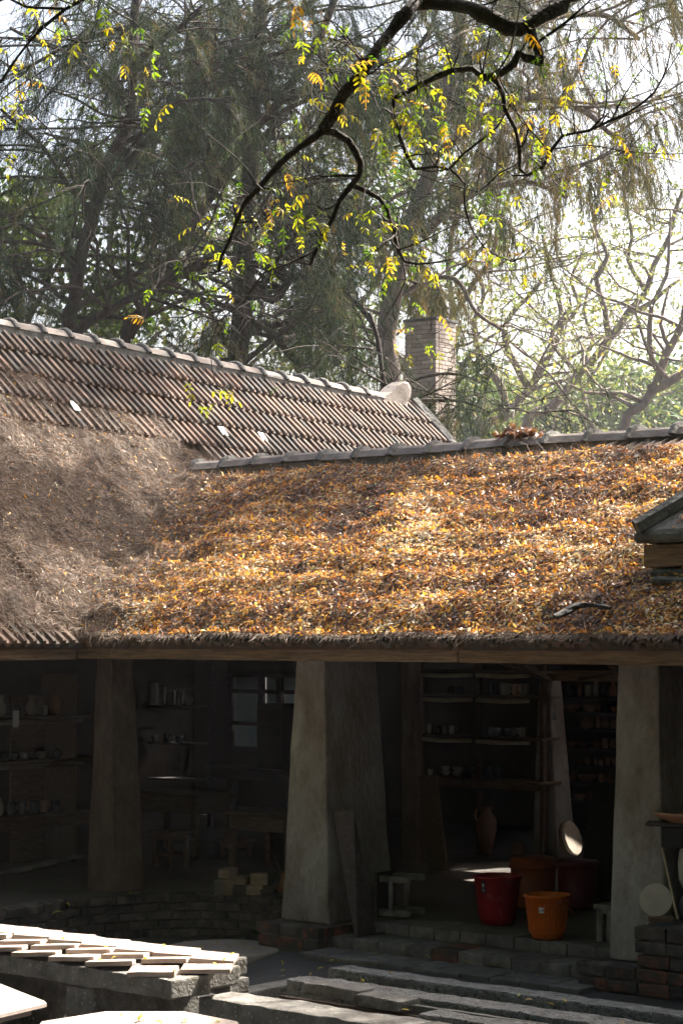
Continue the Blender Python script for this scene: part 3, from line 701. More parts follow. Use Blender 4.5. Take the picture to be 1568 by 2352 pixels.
# verge at the far end and the horn shaped ridge end
vpts = [LP(T1, DR - x, .05 + .09 * (x / 2.6) ** 2) + DL * (.0 + .05 * x) for x in np.linspace(0.02, 2.6, 14)]
MB().tube(vpts, [.085] * 14, 7, rough=.12).build('verge_mortar', M_cement, lroof)
lr0 = LP(-1.6, DR); lr1 = LP(T1 - .70, DR)
ridge_row(lroof, lr0, lr1, .075, step=.355, sc=.95); ridge_bed(lroof, lr0 + Vector((0, 0, -.11)), lr1 + Vector((0, 0, -.11)), .26, .13, 5)
hp = [(-.1, -.16), (-.1, .02), (.1, .035), (.25, .10), (.38, .20), (.5, .26), (.60, .25), (.66, .17), (.64, .06), (.57, -.02), (.60, -.16)]
hm = MB(); nh = len(hp); hv = []
for y, k in ((-.12, .9), (-.10, 1.0), (.10, 1.0), (.12, .9)):
    for x, z in hp: hv.append((x * k + .02, y, z * k))
hm.add(hv, [tuple(range(nh)), tuple(3*nh + i for i in range(nh-1, -1, -1))] + [(r*nh+i, (r+1)*nh+i, (r+1)*nh+(i+1) % nh, r*nh+(i+1) % nh) for r in range(3) for i in range(nh)])
ho = hm.build('ridge_horn', M_ridge, lroof); ho.matrix_world = Matrix.Translation(LP(T1 - .72, DR, .0)) @ Matrix.Rotation(THL, 4, 'Z') @ Matrix.Scale(.88, 4)
# glass tiles let into the slope
for u, v in ((160, 945), (505, 1003), (592, 1016)):
    best = None
    for tt in np.arange(-1, 8.4, .05):
        for d_ in np.arange(.8, 2.6, .04):
            p = LP(tt, d_); uu = U0 + F * p.x / p.y; vv = V0 - F * (p.z - ZC) / p.y
            e = (uu - u) ** 2 + (vv - v) ** 2
            if best is None or e < best[0]: best = (e, tt, d_)
    _, tt, d_ = best
    y = (LP(tt, d_ + .1) - LP(tt, d_)).normalized(); z = DL.cross(y)
    o = link('glass_tile', rough_box('glass_tile', .085, .13, .02, .006, .003, seed=2), M_glasst, lroof)
    o.matrix_world = Matrix.Translation(LP(tt, d_) + z * .045) @ Matrix((DL, y, z)).transposed().to_4x4() @ Matrix.Rotation(.06, 4, 'X')
# ------------------------------------------------------------------ needles and leaves lying on the roofs
def roofz(x, y):
    s = x * CS - y * SN_; n = x * SN_ + y * CS
    d, t = dt_of(x, y)
    a = zMain(s, n); b = np.where(t < T1, zLeft(d, t), -9)
    k = .10; h = np.clip(.5 + .5 * (a - b) / k, 0, 1)
    return b * (1 - h) + a * h + k * h * (1 - h) * 1.0, s, n, d, t, a, b
def litter_fields(x, y):
    z, s, n, d, t, a, b = roofz(x, y)
    left = b > a
    # how far down from the left ridge the bare tiles reach
    qb = np.interp(t, [-2, 1.2, 1.9, 3.2, 4.4, 5.4, 9], [.45, .55, .75, 1.05, 1.35, 1.75, 2.2]) + (fbm(x, y, 1.6) - .47) * 1.1
    db = DR - .69 * qb
    cov = np.where(left, sstep(db - d, -.05, .18), sstep(NR - .24 - n, -.02, .10) * sstep(n - NE, -.085, -.03))
    # heaps in the trough behind the main ridge
    back = (n > NR) & left
    cov = np.where(back, sstep(.34 + (fbm(x, y, 2.0) - .47) * 1.1 - (b - a), -.05, .12), cov)
    cov = np.where(left & (d < 0), 0, cov); cov = np.where((~left) & (n > NR), 0, cov)
    dist = (a - b)                          # positive on the main slope, away from the valley
    leafy = sstep(dist + (fbm(x + 40, y, .9) - .47) * .8, -.05, .75) * (1 - .55 * sstep(n - NE, 2.2, 3.1) * sstep(-(s + 9.2), -.8, .8))
    terr = ((n - NE) / .345) % 1.0
    step = np.where(left, 0, terr * .045)
    leafy = leafy * (1 - .6 * np.exp(-((terr - .0) / .10) ** 2) * sstep(fbm(x + 5, y + 5, 1.1, 3), .36, .5))
    th = .012 + .13 * np.clip(fbm(x, y, 2.3) - .32, 0, 1) + .075 * fbm(x, y, 7.0, 3) + step * 1.5
    th = (th + .05 * np.exp(-(dist / .25) ** 2)) * np.where(n < NE + .25, .35 + .65 * sstep(n - NE, -.03, .22), 1)
    return z, cov, leafy, th, left
gx = np.arange(-4.6, 4.4, .028); gy = np.arange(12.2, 23.6, .028)
X, Y = np.meshgrid(gx, gy)
z, cov, leafy, th, left = litter_fields(X, Y)
nG = X * SN_ + Y * CS
Z = z + np.where(cov > .02, th * cov, 0) - (1 - cov) * np.where(nG < NE + .1, .012, .07)
keep = (cov > .01) & ~((nG < NE - .05) & ~left)
kk = (keep[:-1, :-1] | keep[1:, :-1] | keep[:-1, 1:] | keep[1:, 1:]) & (nG[:-1, :-1] > NE - .07)
nx = len(gx); ii = np.arange(len(gy) - 1)[:, None] * nx + np.arange(nx - 1)[None]
Fq = np.stack([ii, ii + 1, ii + nx + 1, ii + nx], -1)[kk]
used = np.unique(Fq); remap = -np.ones(X.size, int); remap[used] = np.arange(len(used))
V = np.stack([X, Y, Z], -1).reshape(-1, 3)[used]
tag(link('needle_mat', np_mesh('needle_mat', V, remap[Fq], 4, smooth=True), M_mulch), 'matted brown needles lying under the loose leaves on the roofs', 'leaf litter', kind='stuff')

def hfield(x, y):
    z, cov, leafy, th, left = litter_fields(x, y); return z + th * cov, cov, leafy, left
def surf_normal(x, y, e=.02):
    z0 = hfield(x, y)[0]; zx = hfield(x + e, y)[0]; zy = hfield(x, y + e)[0]
    return nrm(np.stack([-(zx - z0) / e, -(zy - z0) / e, np.ones_like(z0)], -1)), z0
def seen(x, y, z, m=40):
    u = U0 + F * x / y; v = V0 - F * (z - ZC) / y
    return (u > -m) & (u < 1568 + m)
def scatter(n):
    x = RNG.uniform(-4.6, 4.4, n); y = RNG.uniform(12.2, 23.6, n)
    z, cov, leafy, left = hfield(x, y); k = (cov > .25) & seen(x, y, z)
    return x[k], y[k], leafy[k], cov[k], left[k]
def rand_tangent(N):
    r = RNG.normal(size=N.shape); r -= N * (r * N).sum(-1, keepdims=True); return nrm(r)
# needles
x, y, lf, cv, lft = scatter(520000)
k = RNG.random(len(x)) < (1 - .78 * lf) * np.where(cv > .6, 1, .8); x, y = x[k], y[k]
x, y = x[:150000], y[:150000]
N, z = surf_normal(x, y); D = rand_tangent(N) + N * RNG.normal(.12, .28, (len(x), 1))
Pn = np.stack([x, y, z + RNG.uniform(-.004, .02, len(x))], -1)
Vn, Tn = needle_arrays(Pn, D, RNG.uniform(.06, .17, len(x)), RNG.uniform(.0028, .0048, len(x)), RNG.uniform(-.2, .9, len(x)))
tag(link('needle_litter', np_mesh('needle_litter', Vn, Tn, 3, np.repeat(RNG.random(len(x)), 5)), M_dry), 'loose dry casuarina needles strewn over both roofs', 'leaf litter', kind='stuff')
# leaves
x, y, lf, cv, lft = scatter(600000)
k = (RNG.random(len(x)) < np.clip(lf * .95 + .035, 0, 1)) & ((x * SN_ + y * CS) > NE - .015); x, y, lf = x[k], y[k], lf[k]
x, y, lf = x[:150000], y[:150000], lf[:150000]
N, z = surf_normal(x, y); D = rand_tangent(N) + N * RNG.normal(.04, .24, (len(x), 1))
Nl = nrm(N + RNG.normal(0, .36, N.shape))
ln = RNG.uniform(.020, .050, len(x)) * (1 + .35 * (RNG.random(len(x)) < .12)); wd = ln * RNG.uniform(.24, .44, len(x))
rv = RNG.random(len(x))
clump = fbm(x, y, 3.0); rv = np.clip(rv * .85 + (clump - .47) * 1.3 + .06 - .20 * sstep(fbm(x + 9, y, .8, 3), .5, .62), 0, 1)
nq = x * SN_ + y * CS; rv = np.clip(rv - .16 * sstep(nq - NE, 1.3, 2.7), 0, 1)
rv = np.where(RNG.random(len(x)) < .035, RNG.uniform(.95, 1, len(x)), rv * .95)
Vl, Tl = leaf_arrays(np.stack([x, y, z + RNG.uniform(-.002, .022, len(x))], -1), D, Nl, ln, wd, RNG.uniform(-.3, 1.0, len(x)), .12)
tag(link('leaf_litter', np_mesh('leaf_litter', Vl, Tl, 3, np.repeat(rv, 6)), M_lit), 'thick layer of orange and brown fallen leaves covering the main roof', 'leaf litter', kind='stuff')
# needles hanging over the eave
s_ = RNG.uniform(sV, -5.2, 420); cl = fbm(s_ * 3, s_ * 0 + 3.1, 1.0, 3); s_ = s_[cl > .42]
pe = np.array([SN(a, NE - .06, ZE + .015) for a in s_]); De = np.tile(np.array([-SN_, -CS, -.2]), (len(pe), 1)) + RNG.normal(0, .45, (len(pe), 3))
Vh, Th = needle_arrays(pe, De, RNG.uniform(.03, .13, len(pe)), np.full(len(pe), .0035), RNG.uniform(.8, 3.0, len(pe)))
tag(link('hanging_needles', np_mesh('hanging_needles', Vh, Th, 3, np.repeat(RNG.random(len(pe)), 5)), M_dry), 'dry needles hanging over the edge of the main eave', 'leaf litter', kind='stuff')
# ------------------------------------------------------------------ trees
def px_line(pts, Y, wob=0.0, step=.12):
    """a limb given by columns and rows of the picture, at depth Y (or per point)"""
    P = [atY(p[0], p[1], (p[2] if len(p) > 2 else Y) ) for p in pts]
    out = catmull(P, step)
    if wob:
        o = Vector((random.random() * 99, random.random() * 99, 0))
        out = [p + Vector([mnoise.noise(p * 1.1 + o + Vector((0, 0, 31 * k))) for k in range(3)]) * wob for p in out]
    return out
def lerp_r(n, r0, r1): return [r0 + (r1 - r0) * i / max(n - 1, 1) for i in range(n)]
def rdir(rr, up=0.2, spread=1.0):
    a = rr.uniform(0, 2 * math.pi); return Vector((math.cos(a) * spread, math.sin(a) * spread, up + rr.uniform(-.25, .25))).normalized()
def wander(rr, p, d, L, n, wob, grav):
    pts = [p.copy()]; d = d.copy()
    for i in range(n):
        d = (d + Vector((rr.gauss(0, wob), rr.gauss(0, wob), rr.gauss(0, wob) + grav))).normalized()
        p = p + d * (L / n); pts.append(p.copy())
    return pts

def sprays(base, axis, nper, lo, hi, wid, droop, spread=.62, axlen=.5):
    """hanging tassels: needles start along a short drooping axis"""
    S = len(base); base = np.asarray(base); axis = nrm(np.asarray(axis))
    b = np.repeat(base, nper, 0); a = np.repeat(axis, nper, 0); n = len(b)
    f = RNG.random((n, 1)) ** .8
    L = np.repeat(RNG.uniform(.6, 1.25, (S, 1)), nper, 0) * axlen
    down = np.array([0, 0, -1.0])
    p = b + a * L * f + down * L * f * f * np.asarray(droop) * .8
    D = nrm(a * (1 - .5 * f) + down * droop * (.35 + .8 * f) + RNG.normal(0, spread, (n, 3)))
    rv = np.clip(np.repeat(RNG.random((S, 1)) ** 1.6, nper, 0)[:, 0] * .85 + RNG.normal(0, .09, n) + .05, 0, 1)
    V, T = needle_arrays(p, D, RNG.uniform(lo, hi, n), RNG.uniform(.7, 1.3, n) * wid, np.full(n, droop * .9))
    return V, T, np.repeat(rv, 5)

def casuarina(name, label, base, limbs, Y, boughs, nsp, seed, mat, twig_r=.012, umin=-260, umax=1830, wid=.0055, blen=(1.6, 4.2), needle=(.12, .27), droop=1.0, keepout=None, nper=44, barkm=None, group=None, extra=None):
    rr = random.Random(seed); t = thing(name, label, 'tree', base, group=group)
    root = Vector(base); T = Matrix.Translation(-root)
    bm_ = MB(); tw = MB(); SB = []; SA = []; trk_px = []
    for i, (pts, r0, r1) in enumerate(limbs):
        pl = px_line(pts, Y, .10)
        if r0 >= 6: trk_px += [(U0 + F * p.x / p.y, V0 - F * (p.z - ZC) / p.y) for p in pl[::5]]
        rs = lerp_r(len(pl), r0 * 1.25 * Y / F, r1 * 1.25 * Y / F)
        (bm_ if i == 0 else tw).tube([T @ p for p in pl], rs, 9 if r0 > 8 else 6, rough=.05)
        nb = boughs[i] if i < len(boughs) else 6
        for _ in range(nb):
            k = rr.randint(int(len(pl) * .12), len(pl) - 1); p = pl[k]
            d = rdir(rr, .35, 1.0); L = rr.uniform(*blen)
            bp = wander(rr, p, d, L, 9, .16, -.05)
            if keepout and any(pr == 1.0 and a0 < U0 + F * q.x / q.y < a1 and c0 < V0 - F * (q.z - ZC) / q.y < c1 for q in bp for a0, a1, c0, c1, pr in keepout): continue
            tw.tube([T @ q for q in bp], lerp_r(len(bp), min(rs[k] * .6, .045), .006), 5, cap=False)
            for _ in range(int(4 + L * 2.2)):
                kk = rr.randint(2, 9); q = bp[min(kk, len(bp) - 1)]
                d2 = (bp[min(kk, 9)] - bp[kk - 1]).normalized() + Vector((rr.gauss(0, .7), rr.gauss(0, .7), rr.gauss(.05, .4)))
                tp = wander(rr, q, d2.normalized(), rr.uniform(.4, 1.1), 4, .2, -.16)
                tw.tube([T @ w for w in tp], lerp_r(5, .010, .004), 3, cap=False)
                for _ in range(nsp):
                    w = rr.choice(tp[1:]); w2 = w + Vector((rr.gauss(0, .10), rr.gauss(0, .10), rr.gauss(0, .08)))
                    uu = U0 + F * w2.x / max(w2.y, 1); vv = V0 - F * (w2.z - ZC) / max(w2.y, 1)
                    if keepout and any(a0 < uu < a1 and c0 < vv < c1 and rr.random() < pr for a0, a1, c0, c1, pr in keepout): continue
                    dk = min((abs(uu - a_) + abs(vv - b_) * .3 for a_, b_ in trk_px), default=999)
                    if dk < 34 and w2.y < Y + .2 and rr.random() < .85: continue
                    if min(abs(uu - a_) + abs(vv - 20 - b_) * .3 for a_, b_ in CLEAR) < 24 and rr.random() < .8: continue
                    if umin < uu < umax:
                        SB.append(tuple(w2 - root)); SA.append(tuple((tp[-1] - tp[0]).normalized() + Vector((0, 0, -.35))))
    if extra:
        extra(root, T, tw, SB, SA, rr)
        g_ = gap_ok(np.array(SB) + np.array(root), 70); SB = list(np.array(SB)[g_]); SA = list(np.array(SA)[g_])
    V, Tr, rv = sprays(SB, SA, nper, needle[0], needle[1], wid, droop)
    bm_.build('trunk', barkm or M_bark, t, smooth=True); tag(tw.build('branches', barkm or M_bark, t, smooth=True), kind='stuff')
    tag(link('crown', np_mesh('crown', V, Tr, 3, rv), mat, t), kind='stuff')
    return len(Tr)

def broadtree(name, label, base, limbs, Y, seed, mat, bark, nb=60, nleaf=14000, leaf=(.08, .16), blen=(1.2, 3.5), clump=.5, leafcat='tree', asp=.36, group=None, twl=.9, lead=1, keepout=None, curly=.22, grav=.02):
    rr = random.Random(seed); t = thing(name, label, leafcat, base, group=group); root = Vector(base); T = Matrix.Translation(-root)
    tr = MB(); tw = MB(); tips = []
    for i, (pts, r0, r1) in enumerate(limbs):
        pl = px_line(pts, Y, .12, step=.3); rs = lerp_r(len(pl), r0 * 1.2 * Y / F, r1 * 1.1 * Y / F)
        (tr if i < lead else tw).tube([T @ p for p in pl], rs, 9 if r0 > 7 else 6, rough=.05)
        for _ in range(max(2, int(nb * (len(pl) / 40.0)))):
            k = rr.randint(int(len(pl) * .3), len(pl) - 1)
            bp = wander(rr, pl[k], rdir(rr, .35), rr.uniform(*blen), 8, curly, grav)
            tw.tube([T @ q for q in bp], lerp_r(9, min(rs[k] * .55, .07), .012), 5, cap=False)
            tips += bp[4:]
            for _ in range(3):
                q = rr.choice(bp[3:]); tp = wander(rr, q, rdir(rr, .2), rr.uniform(.5, 1) * twl * 1.3, 5, .25, .0)
                tw.tube([T @ w for w in tp], lerp_r(6, .02, .007), 4, cap=False); tips += tp[2:]
    tips = np.array([tuple(p - root) for p in tips])
    if keepout:
        wpt = tips + np.array(root); uu = U0 + F * wpt[:, 0] / wpt[:, 1]; vv = V0 - F * (wpt[:, 2] - ZC) / wpt[:, 1]
        ok = np.ones(len(tips), bool)
        for a0, a1, c0, c1, pr in keepout: ok &= ~((uu > a0) & (uu < a1) & (vv > c0) & (vv < c1) & (RNG.random(len(tips)) < pr))
        tips = tips[ok]
    idx = RNG.integers(0, len(tips), nleaf); off = RNG.normal(0, clump * .45, (nleaf, 3)); P = tips[idx] + off
    D = nrm(RNG.normal(size=(nleaf, 3)) + np.array([0, 0, -.35])); N = nrm(RNG.normal(size=(nleaf, 3)) + np.array([0, 0, .9]))
    L = RNG.uniform(leaf[0], leaf[1], nleaf)
    V, Tr = leaf_arrays(P, D, N, L, L * asp * RNG.uniform(.8, 1.2, nleaf), .2)
    cl = RNG.random(len(tips))[idx]
    rv = np.clip(cl * .6 + RNG.random(nleaf) * .45, 0, 1)
    tr.build('trunk', bark, t, smooth=True); tag(tw.build('branches', bark, t, smooth=True), kind='stuff')
    tag(link('crown', np_mesh('crown', V, Tr, 3, np.repeat(rv, 6)), mat, t), kind='stuff')

def sun_at(P, z):                            # where a leaf's shadow falls on the level z
    return P - np.array(SUN_DIR)[None] * ((P[:, 2] - z) / SUN_DIR.z)[:, None]
def bench_clear(P):  # cuts gaps in the unseen crowns so the bench stays sunlit
    q = sun_at(P, .6); return ~((q[:, 0] > -3.4) & (q[:, 0] < -.62) & (q[:, 1] > 10.2) & (q[:, 1] < 13.8) & (P[:, 2] > .8))
CLEAR = []                                   # the dark limbs that stand clear of the needles
for ln_ in ([(150, 790), (168, 700), (192, 600), (218, 500), (248, 400), (282, 280), (302, 180)], [(285, 812), (330, 705), (380, 610), (432, 520), (482, 440), (560, 335), (640, 225), (705, 135)], [(556, 680), (562, 550), (572, 400), (580, 260)], [(300, 690), (390, 640), (480, 585)], [(610, 745), (645, 775), (690, 830)]):
    for (a, b), (c, d) in zip(ln_, ln_[1:]):
        for f_ in np.linspace(0, 1, 8): CLEAR.append((a + (c - a) * f_, b + (d - b) * f_))
def shadow_px(P):                            # the picture position where a leaf's shadow meets the roofs
    S = np.array(SUN_DIR); t_ = (P[:, 2] - 3.2) / S[2]
    for _ in range(8):
        q = P - S[None] * t_[:, None]; zq = roofz(q[:, 0], q[:, 1])[0]; t_ = t_ + .7 * (q[:, 2] - zq) / S[2]
    q = P - S[None] * t_[:, None]; Yq = np.maximum(q[:, 1], 1); return U0 + F * q[:, 0] / Yq, V0 - F * (q[:, 2] - ZC) / Yq
LIT = [(240, 1395, 150, 62), (60, 1005, 50, 45), (250, 1010, 60, 40), (470, 1185, 70, 26), (100, 1300, 60, 26), (330, 1160, 46, 24), (980, 1310, 430, 95), (820, 1425, 440, 62), (1230, 1150, 300, 70), (640, 960, 130, 30), (850, 985, 120, 40), (380, 930, 50, 26)]  # roof areas kept sunlit by gaps cut in the unseen crowns
def gap_ok(P, m=0):
    u, v = shadow_px(P); ok = np.ones(len(P), bool)
    for a, b, c, d in LIT: ok &= ((u - a) / (c + m * (1 if c < 200 else .3))) ** 2 + ((v - b) / (d + m * (1 if c < 200 else .25))) ** 2 > 1
    return ok
def gbase(u, Y): return (kx(u) * Y, Y, 0.0)
def to_ground(u, v, Y, r):                   # the unseen lower trunk down to the ground
    zpx = V0 + ZC / Y * F
    return [(u - 6, zpx, Y), (u, (v + zpx) / 2, Y)]

# casuarinas behind the left wing
YA = 31.0
casuarina('casuarina_tree', 'dark casuarina with an upright trunk, farthest left behind the steep roof', gbase(140, YA), [
    (to_ground(148, 790, YA, 20) + [(150, 790), (168, 700), (192, 600), (218, 500), (248, 400), (282, 280), (302, 180), (312, 60), (335, -120)], 20, 8),
    ([(190, 610), (130, 560), (60, 520), (-40, 470)], 7, 3), ([(250, 400), (330, 330), (420, 230), (520, 150)], 7, 3),
    ([(165, 775), (230, 730), (300, 690), (390, 640), (480, 585)], 10, 4), ([(215, 500), (150, 420), (90, 330), (0, 250)], 6, 3),
    ([(290, 250), (200, 160), (110, 110), (20, 60)], 7, 3), ([(300, 180), (380, 90), (470, 20)], 6, 3)],
    YA, [24, 11, 12, 11, 11, 14, 11], 3, 21, M_cas, keepout=[(470, 680, 500, 720, .75), (400, 620, 700, 800, .5)], droop=.85)
YB = 32.0
casuarina('casuarina_tree', 'leaning casuarina with a slanting smooth trunk above the middle of the steep roof', gbase(250, YB), [
    (to_ground(268, 860, YB, 14) + [(285, 812), (330, 705), (380, 610), (432, 520), (482, 440), (560, 335), (640, 225), (705, 135), (745, 60), (790, -60)], 15, 7),
    ([(300, 780), (360, 660), (470, 600), (560, 545), (650, 470)], 9, 4), ([(480, 440), (470, 350), (460, 280), (470, 180)], 5, 2),
    ([(600, 280), (690, 230), (760, 190), (830, 170)], 6, 3), ([(380, 610), (440, 640), (520, 700)], 4, 2)],
    YB, [15, 7, 7, 13, 5], 3, 33, M_cas, keepout=[(470, 680, 500, 720, .8), (200, 500, 560, 800, .6), (910, 1070, 600, 860, 1.0)], droop=.8)
YD = 34.5
casuarina('casuarina_tree', 'big dark casuarina with a thick black trunk behind the centre of the steep roof', gbase(545, YD), [
    (to_ground(545, 860, YD, 26) + [(548, 800), (556, 680), (562, 550), (572, 400), (580, 260), (590, 100), (602, -90)], 26, 14),
    ([(560, 640), (620, 690), (680, 640), (740, 650), (800, 680), (850, 740), (870, 820)], 10, 4),
    ([(560, 760), (610, 745), (645, 775), (690, 830), (730, 835)], 12, 5), ([(575, 350), (650, 260), (720, 180), (800, 100)], 9, 4),
    ([(565, 520), (640, 470), (720, 420), (800, 400)], 7, 3), ([(585, 150), (500, 90), (420, 60)], 7, 3), ([(590, 100), (690, 30), (780, -40)], 7, 3)],
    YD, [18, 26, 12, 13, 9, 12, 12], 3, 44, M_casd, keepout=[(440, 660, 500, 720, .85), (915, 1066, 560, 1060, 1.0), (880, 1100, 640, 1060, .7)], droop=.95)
# the hazier, sunlit one whose trunk stands by the chimney and whose boughs hang to the right
YC = 39.0
casuarina('casuarina_tree', 'sunlit casuarina beside the chimney, its hanging boughs spreading to the right', gbase(935, YC), [
    (to_ground(898, 1000, YC, 24) + [(895, 900), (890, 760), (905, 650), (935, 560), (975, 430), (1010, 280), (1040, 120), (1060, -60)], 26, 12),
    ([(910, 650), (880, 600), (850, 540), (830, 480), (800, 400)], 12, 5), ([(965, 540), (1040, 470), (1120, 430), (1210, 420), (1310, 450)], 10, 4),
    ([(1000, 350), (1100, 280), (1220, 230), (1340, 250), (1420, 320)], 10, 4), ([(1030, 180), (1140, 90), (1260, 40), (1390, 40), (1470, 90)], 10, 4),
    ([(1010, 280), (930, 200), (860, 130), (790, 90)], 9, 4), ([(895, 800), (900, 690), (1030, 640), (1090, 720), (1150, 760)], 7, 3)],
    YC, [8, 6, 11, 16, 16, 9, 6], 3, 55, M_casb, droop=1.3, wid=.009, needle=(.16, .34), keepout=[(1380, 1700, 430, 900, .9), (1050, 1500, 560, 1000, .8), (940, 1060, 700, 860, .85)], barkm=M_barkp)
# low dark boughs in front of the chimney
YE = 27.5
casuarina('casuarina_tree', 'low drooping casuarina boughs hanging in front of the chimney foot', gbase(900, YE), [
    (to_ground(895, 1040, YE, 9) + [(890, 960), (880, 860), (870, 780), (850, 720)], 9, 4),
    ([(880, 930), (930, 880), (990, 862), (1050, 866), (1100, 890)], 5, 2), ([(885, 960), (940, 930), (1000, 915), (1070, 920), (1120, 950)], 5, 2)],
    YE, [10, 12, 12], 3, 66, M_cas, blen=(.5, 1.3), droop=1.4, needle=(.14, .28), keepout=[(915, 1064, 560, 860, 1.0), (1130, 1400, 600, 1000, .9)])

# broad leaved trees farther back on the left
YF = 46.0
broadtree('broadleaf_tree', 'dark broad leaved tree at the far left edge above the ridge', gbase(40, 34), [
    ([(40, 1680, 34), (45, 1000, 34), (50, 700, 34), (40, 520, 34)], 14, 7), ([(50, 760), (120, 640), (160, 540)], 6, 3), ([(45, 720), (-30, 600), (-90, 520)], 6, 3)], 34, 71, M_broad, M_bark, nb=34, nleaf=9000, leaf=(.12, .24), blen=(1, 2.6), asp=.42, keepout=[(-300, 1600, -300, 440, 1.0)])
for i, (u, nm, sd, dens) in enumerate(((230, 'pale trunked background tree seen between the two left casuarinas', 81, 6500), (520, 'background tree showing through the bright gap in the centre left', 82, 3800), (780, 'background tree behind the dark centre casuarina', 83, 6500), (1010, 'background tree behind the chimney', 84, 900))):
    broadtree('background_tree', nm, gbase(u, YF + 3 * i), [
        ([(u, 1467 + ZC / YF * F), (u + 10, 1000), (u + 30, 760), (u + 20, 560), (u + 50, 380), (u + 40, 200)], 11, 4), ([(u + 20, 820), (u - 60, 660), (u - 110, 500), (u - 130, 380)], 6, 3),
        ([(u + 25, 720), (u + 110, 600), (u + 150, 460), (u + 200, 350)], 6, 3), ([(u, 900), (u - 90, 820), (u - 160, 760)], 5, 2), ([(u + 10, 880), (u + 90, 800), (u + 170, 740)], 5, 2)],
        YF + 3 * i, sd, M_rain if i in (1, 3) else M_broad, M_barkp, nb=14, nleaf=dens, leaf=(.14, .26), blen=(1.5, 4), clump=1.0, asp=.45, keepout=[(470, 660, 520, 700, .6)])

# rain trees in the haze on the right
def raintree(label, base_u, Y, limbs, sd, nleaf, nb=10):
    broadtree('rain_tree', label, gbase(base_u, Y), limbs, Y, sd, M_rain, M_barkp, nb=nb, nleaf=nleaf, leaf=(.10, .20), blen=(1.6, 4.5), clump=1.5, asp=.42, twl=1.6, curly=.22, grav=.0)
zg = V0 + ZC / 58 * F
raintree('rain tree with a long trunk slanting up to the right edge', 1195, 58, [
    ([(1180, zg), (1195, 1040), (1270, 930), (1335, 855), (1400, 780), (1445, 715), (1480, 670), (1500, 610), (1540, 540), (1570, 430)], 17, 4),
    ([(1400, 780), (1385, 710), (1372, 640), (1395, 590), (1365, 520), (1350, 440)], 7, 2), ([(1445, 715), (1500, 690), (1560, 640)], 6, 3),
    ([(1330, 860), (1290, 820), (1270, 760), (1310, 700), (1290, 640)], 5, 2), ([(1480, 670), (1440, 600), (1450, 520), (1420, 420)], 5, 2)], 91, 2400)
raintree('rain tree forking low at the right edge', 1440, 52, [
    ([(1405, V0 + ZC / 52 * F), (1425, 1030), (1470, 930), (1500, 880), (1532, 815), (1560, 750), (1590, 640), (1600, 500)], 17, 5),
    ([(1492, 890), (1540, 870), (1600, 835)], 12, 6), ([(1510, 850), (1490, 780), (1500, 700), (1540, 600), (1535, 480)], 6, 2),
    ([(1540, 800), (1520, 740), (1540, 660)], 5, 2), ([(1475, 925), (1420, 905), (1350, 905), (1290, 880)], 6, 2)], 92, 2000)
raintree('rain tree with crooked limbs rising right of the chimney', 1120, 62, [
    ([(1080, V0 + ZC / 62 * F), (1095, 1040), (1165, 960), (1215, 890), (1262, 810), (1292, 745), (1285, 690), (1262, 620), (1240, 540)], 15, 4),
    ([(1215, 890), (1185, 840), (1160, 770), (1190, 700), (1230, 660), (1270, 610)], 8, 3), ([(1165, 960), (1150, 890), (1100, 830), (1090, 740), (1110, 660), (1070, 590)], 9, 3),
    ([(1285, 745), (1330, 700), (1310, 640), (1340, 560)], 5, 2), ([(1215, 890), (1280, 880), (1330, 850), (1360, 800)], 5, 2)], 93, 2200)
raintree('slim hazy rain tree standing between the two larger ones', 1340, 76, [
    ([(1330, V0 + ZC / 76 * F), (1335, 1040), (1345, 940), (1330, 860), (1360, 780), (1340, 700), (1380, 600)], 8, 3), ([(1335, 900), (1380, 830), (1420, 740)], 4, 2), ([(1332, 880), (1290, 800), (1300, 720)], 4, 2)], 94, 1200)
for i, (u, Y, top, w) in enumerate(((1080, 95, 880, 9), (1190, 105, 890, 10), (1300, 98, 865, 9), (1410, 110, 880, 10), (1520, 96, 900, 9), (1600, 108, 860, 10))):
    names = ['just right of the chimney', 'second right of the chimney', 'below the long slanting trunk', 'seen left of the low fork', 'seen through the low fork', 'at the right edge of the picture']
    broadtree('hedgerow_tree', 'low hazy green tree far off, ' + names[i], gbase(u, Y), [
        ([(u, V0 + ZC / Y * F), (u, 1120), (u + 4, 1020), (u, top + 60)], 7, 3), ([(u, 1050), (u - 50, 980), (u - 70, top + 40)], 4, 2), ([(u, 1040), (u + 50, 970), (u + 75, top + 50)], 4, 2)],
        Y, 100 + i, M_rain if i % 2 else M_broad, M_barkp, nb=9, nleaf=5500, leaf=(.25, .5), blen=(1.2, 2.6), clump=1.6, asp=.5, group='far trees in the haze')

# ------------------------------------------------------------------ neem whose branch hangs across the top; its trunk stands out of view on the right
YN = 11.0
TRK = Vector((5.4, 14.6, 0))
nt = thing('neem_tree', 'black barked branch with yellowing leaflets reaching across the top of the picture', 'tree', TRK)
Tn_ = Matrix.Translation(-TRK)
trk = MB(); br = MB(); neem_lines = []
trunk_pts = catmull([TRK + Vector((0, 0, -.1)), TRK + Vector((-.1, .05, 1.6)), TRK + Vector((.1, 0, 3.2)), TRK + Vector((-.1, .2, 5.0)), TRK + Vector((.3, .5, 7.0))], .3)
trk.tube([Tn_ @ p for p in trunk_pts], lerp_r(len(trunk_pts), .26, .13), 10, rough=.05)
def nlimb(pts, r0, r1, Y=YN, wob=.012):
    pl = px_line(pts, Y, wob, step=.06) if not isinstance(pts[0], Vector) else catmull(pts, .06)
    rs = lerp_r(len(pl), r0, r1); rs = [r * random.uniform(.86, 1.14) for r in rs]
    br.tube([Tn_ @ p for p in pl], rs, 8 if r0 > .012 else 5, rough=.10 if r0 > .012 else .03); neem_lines.append((pl, rs)); return pl
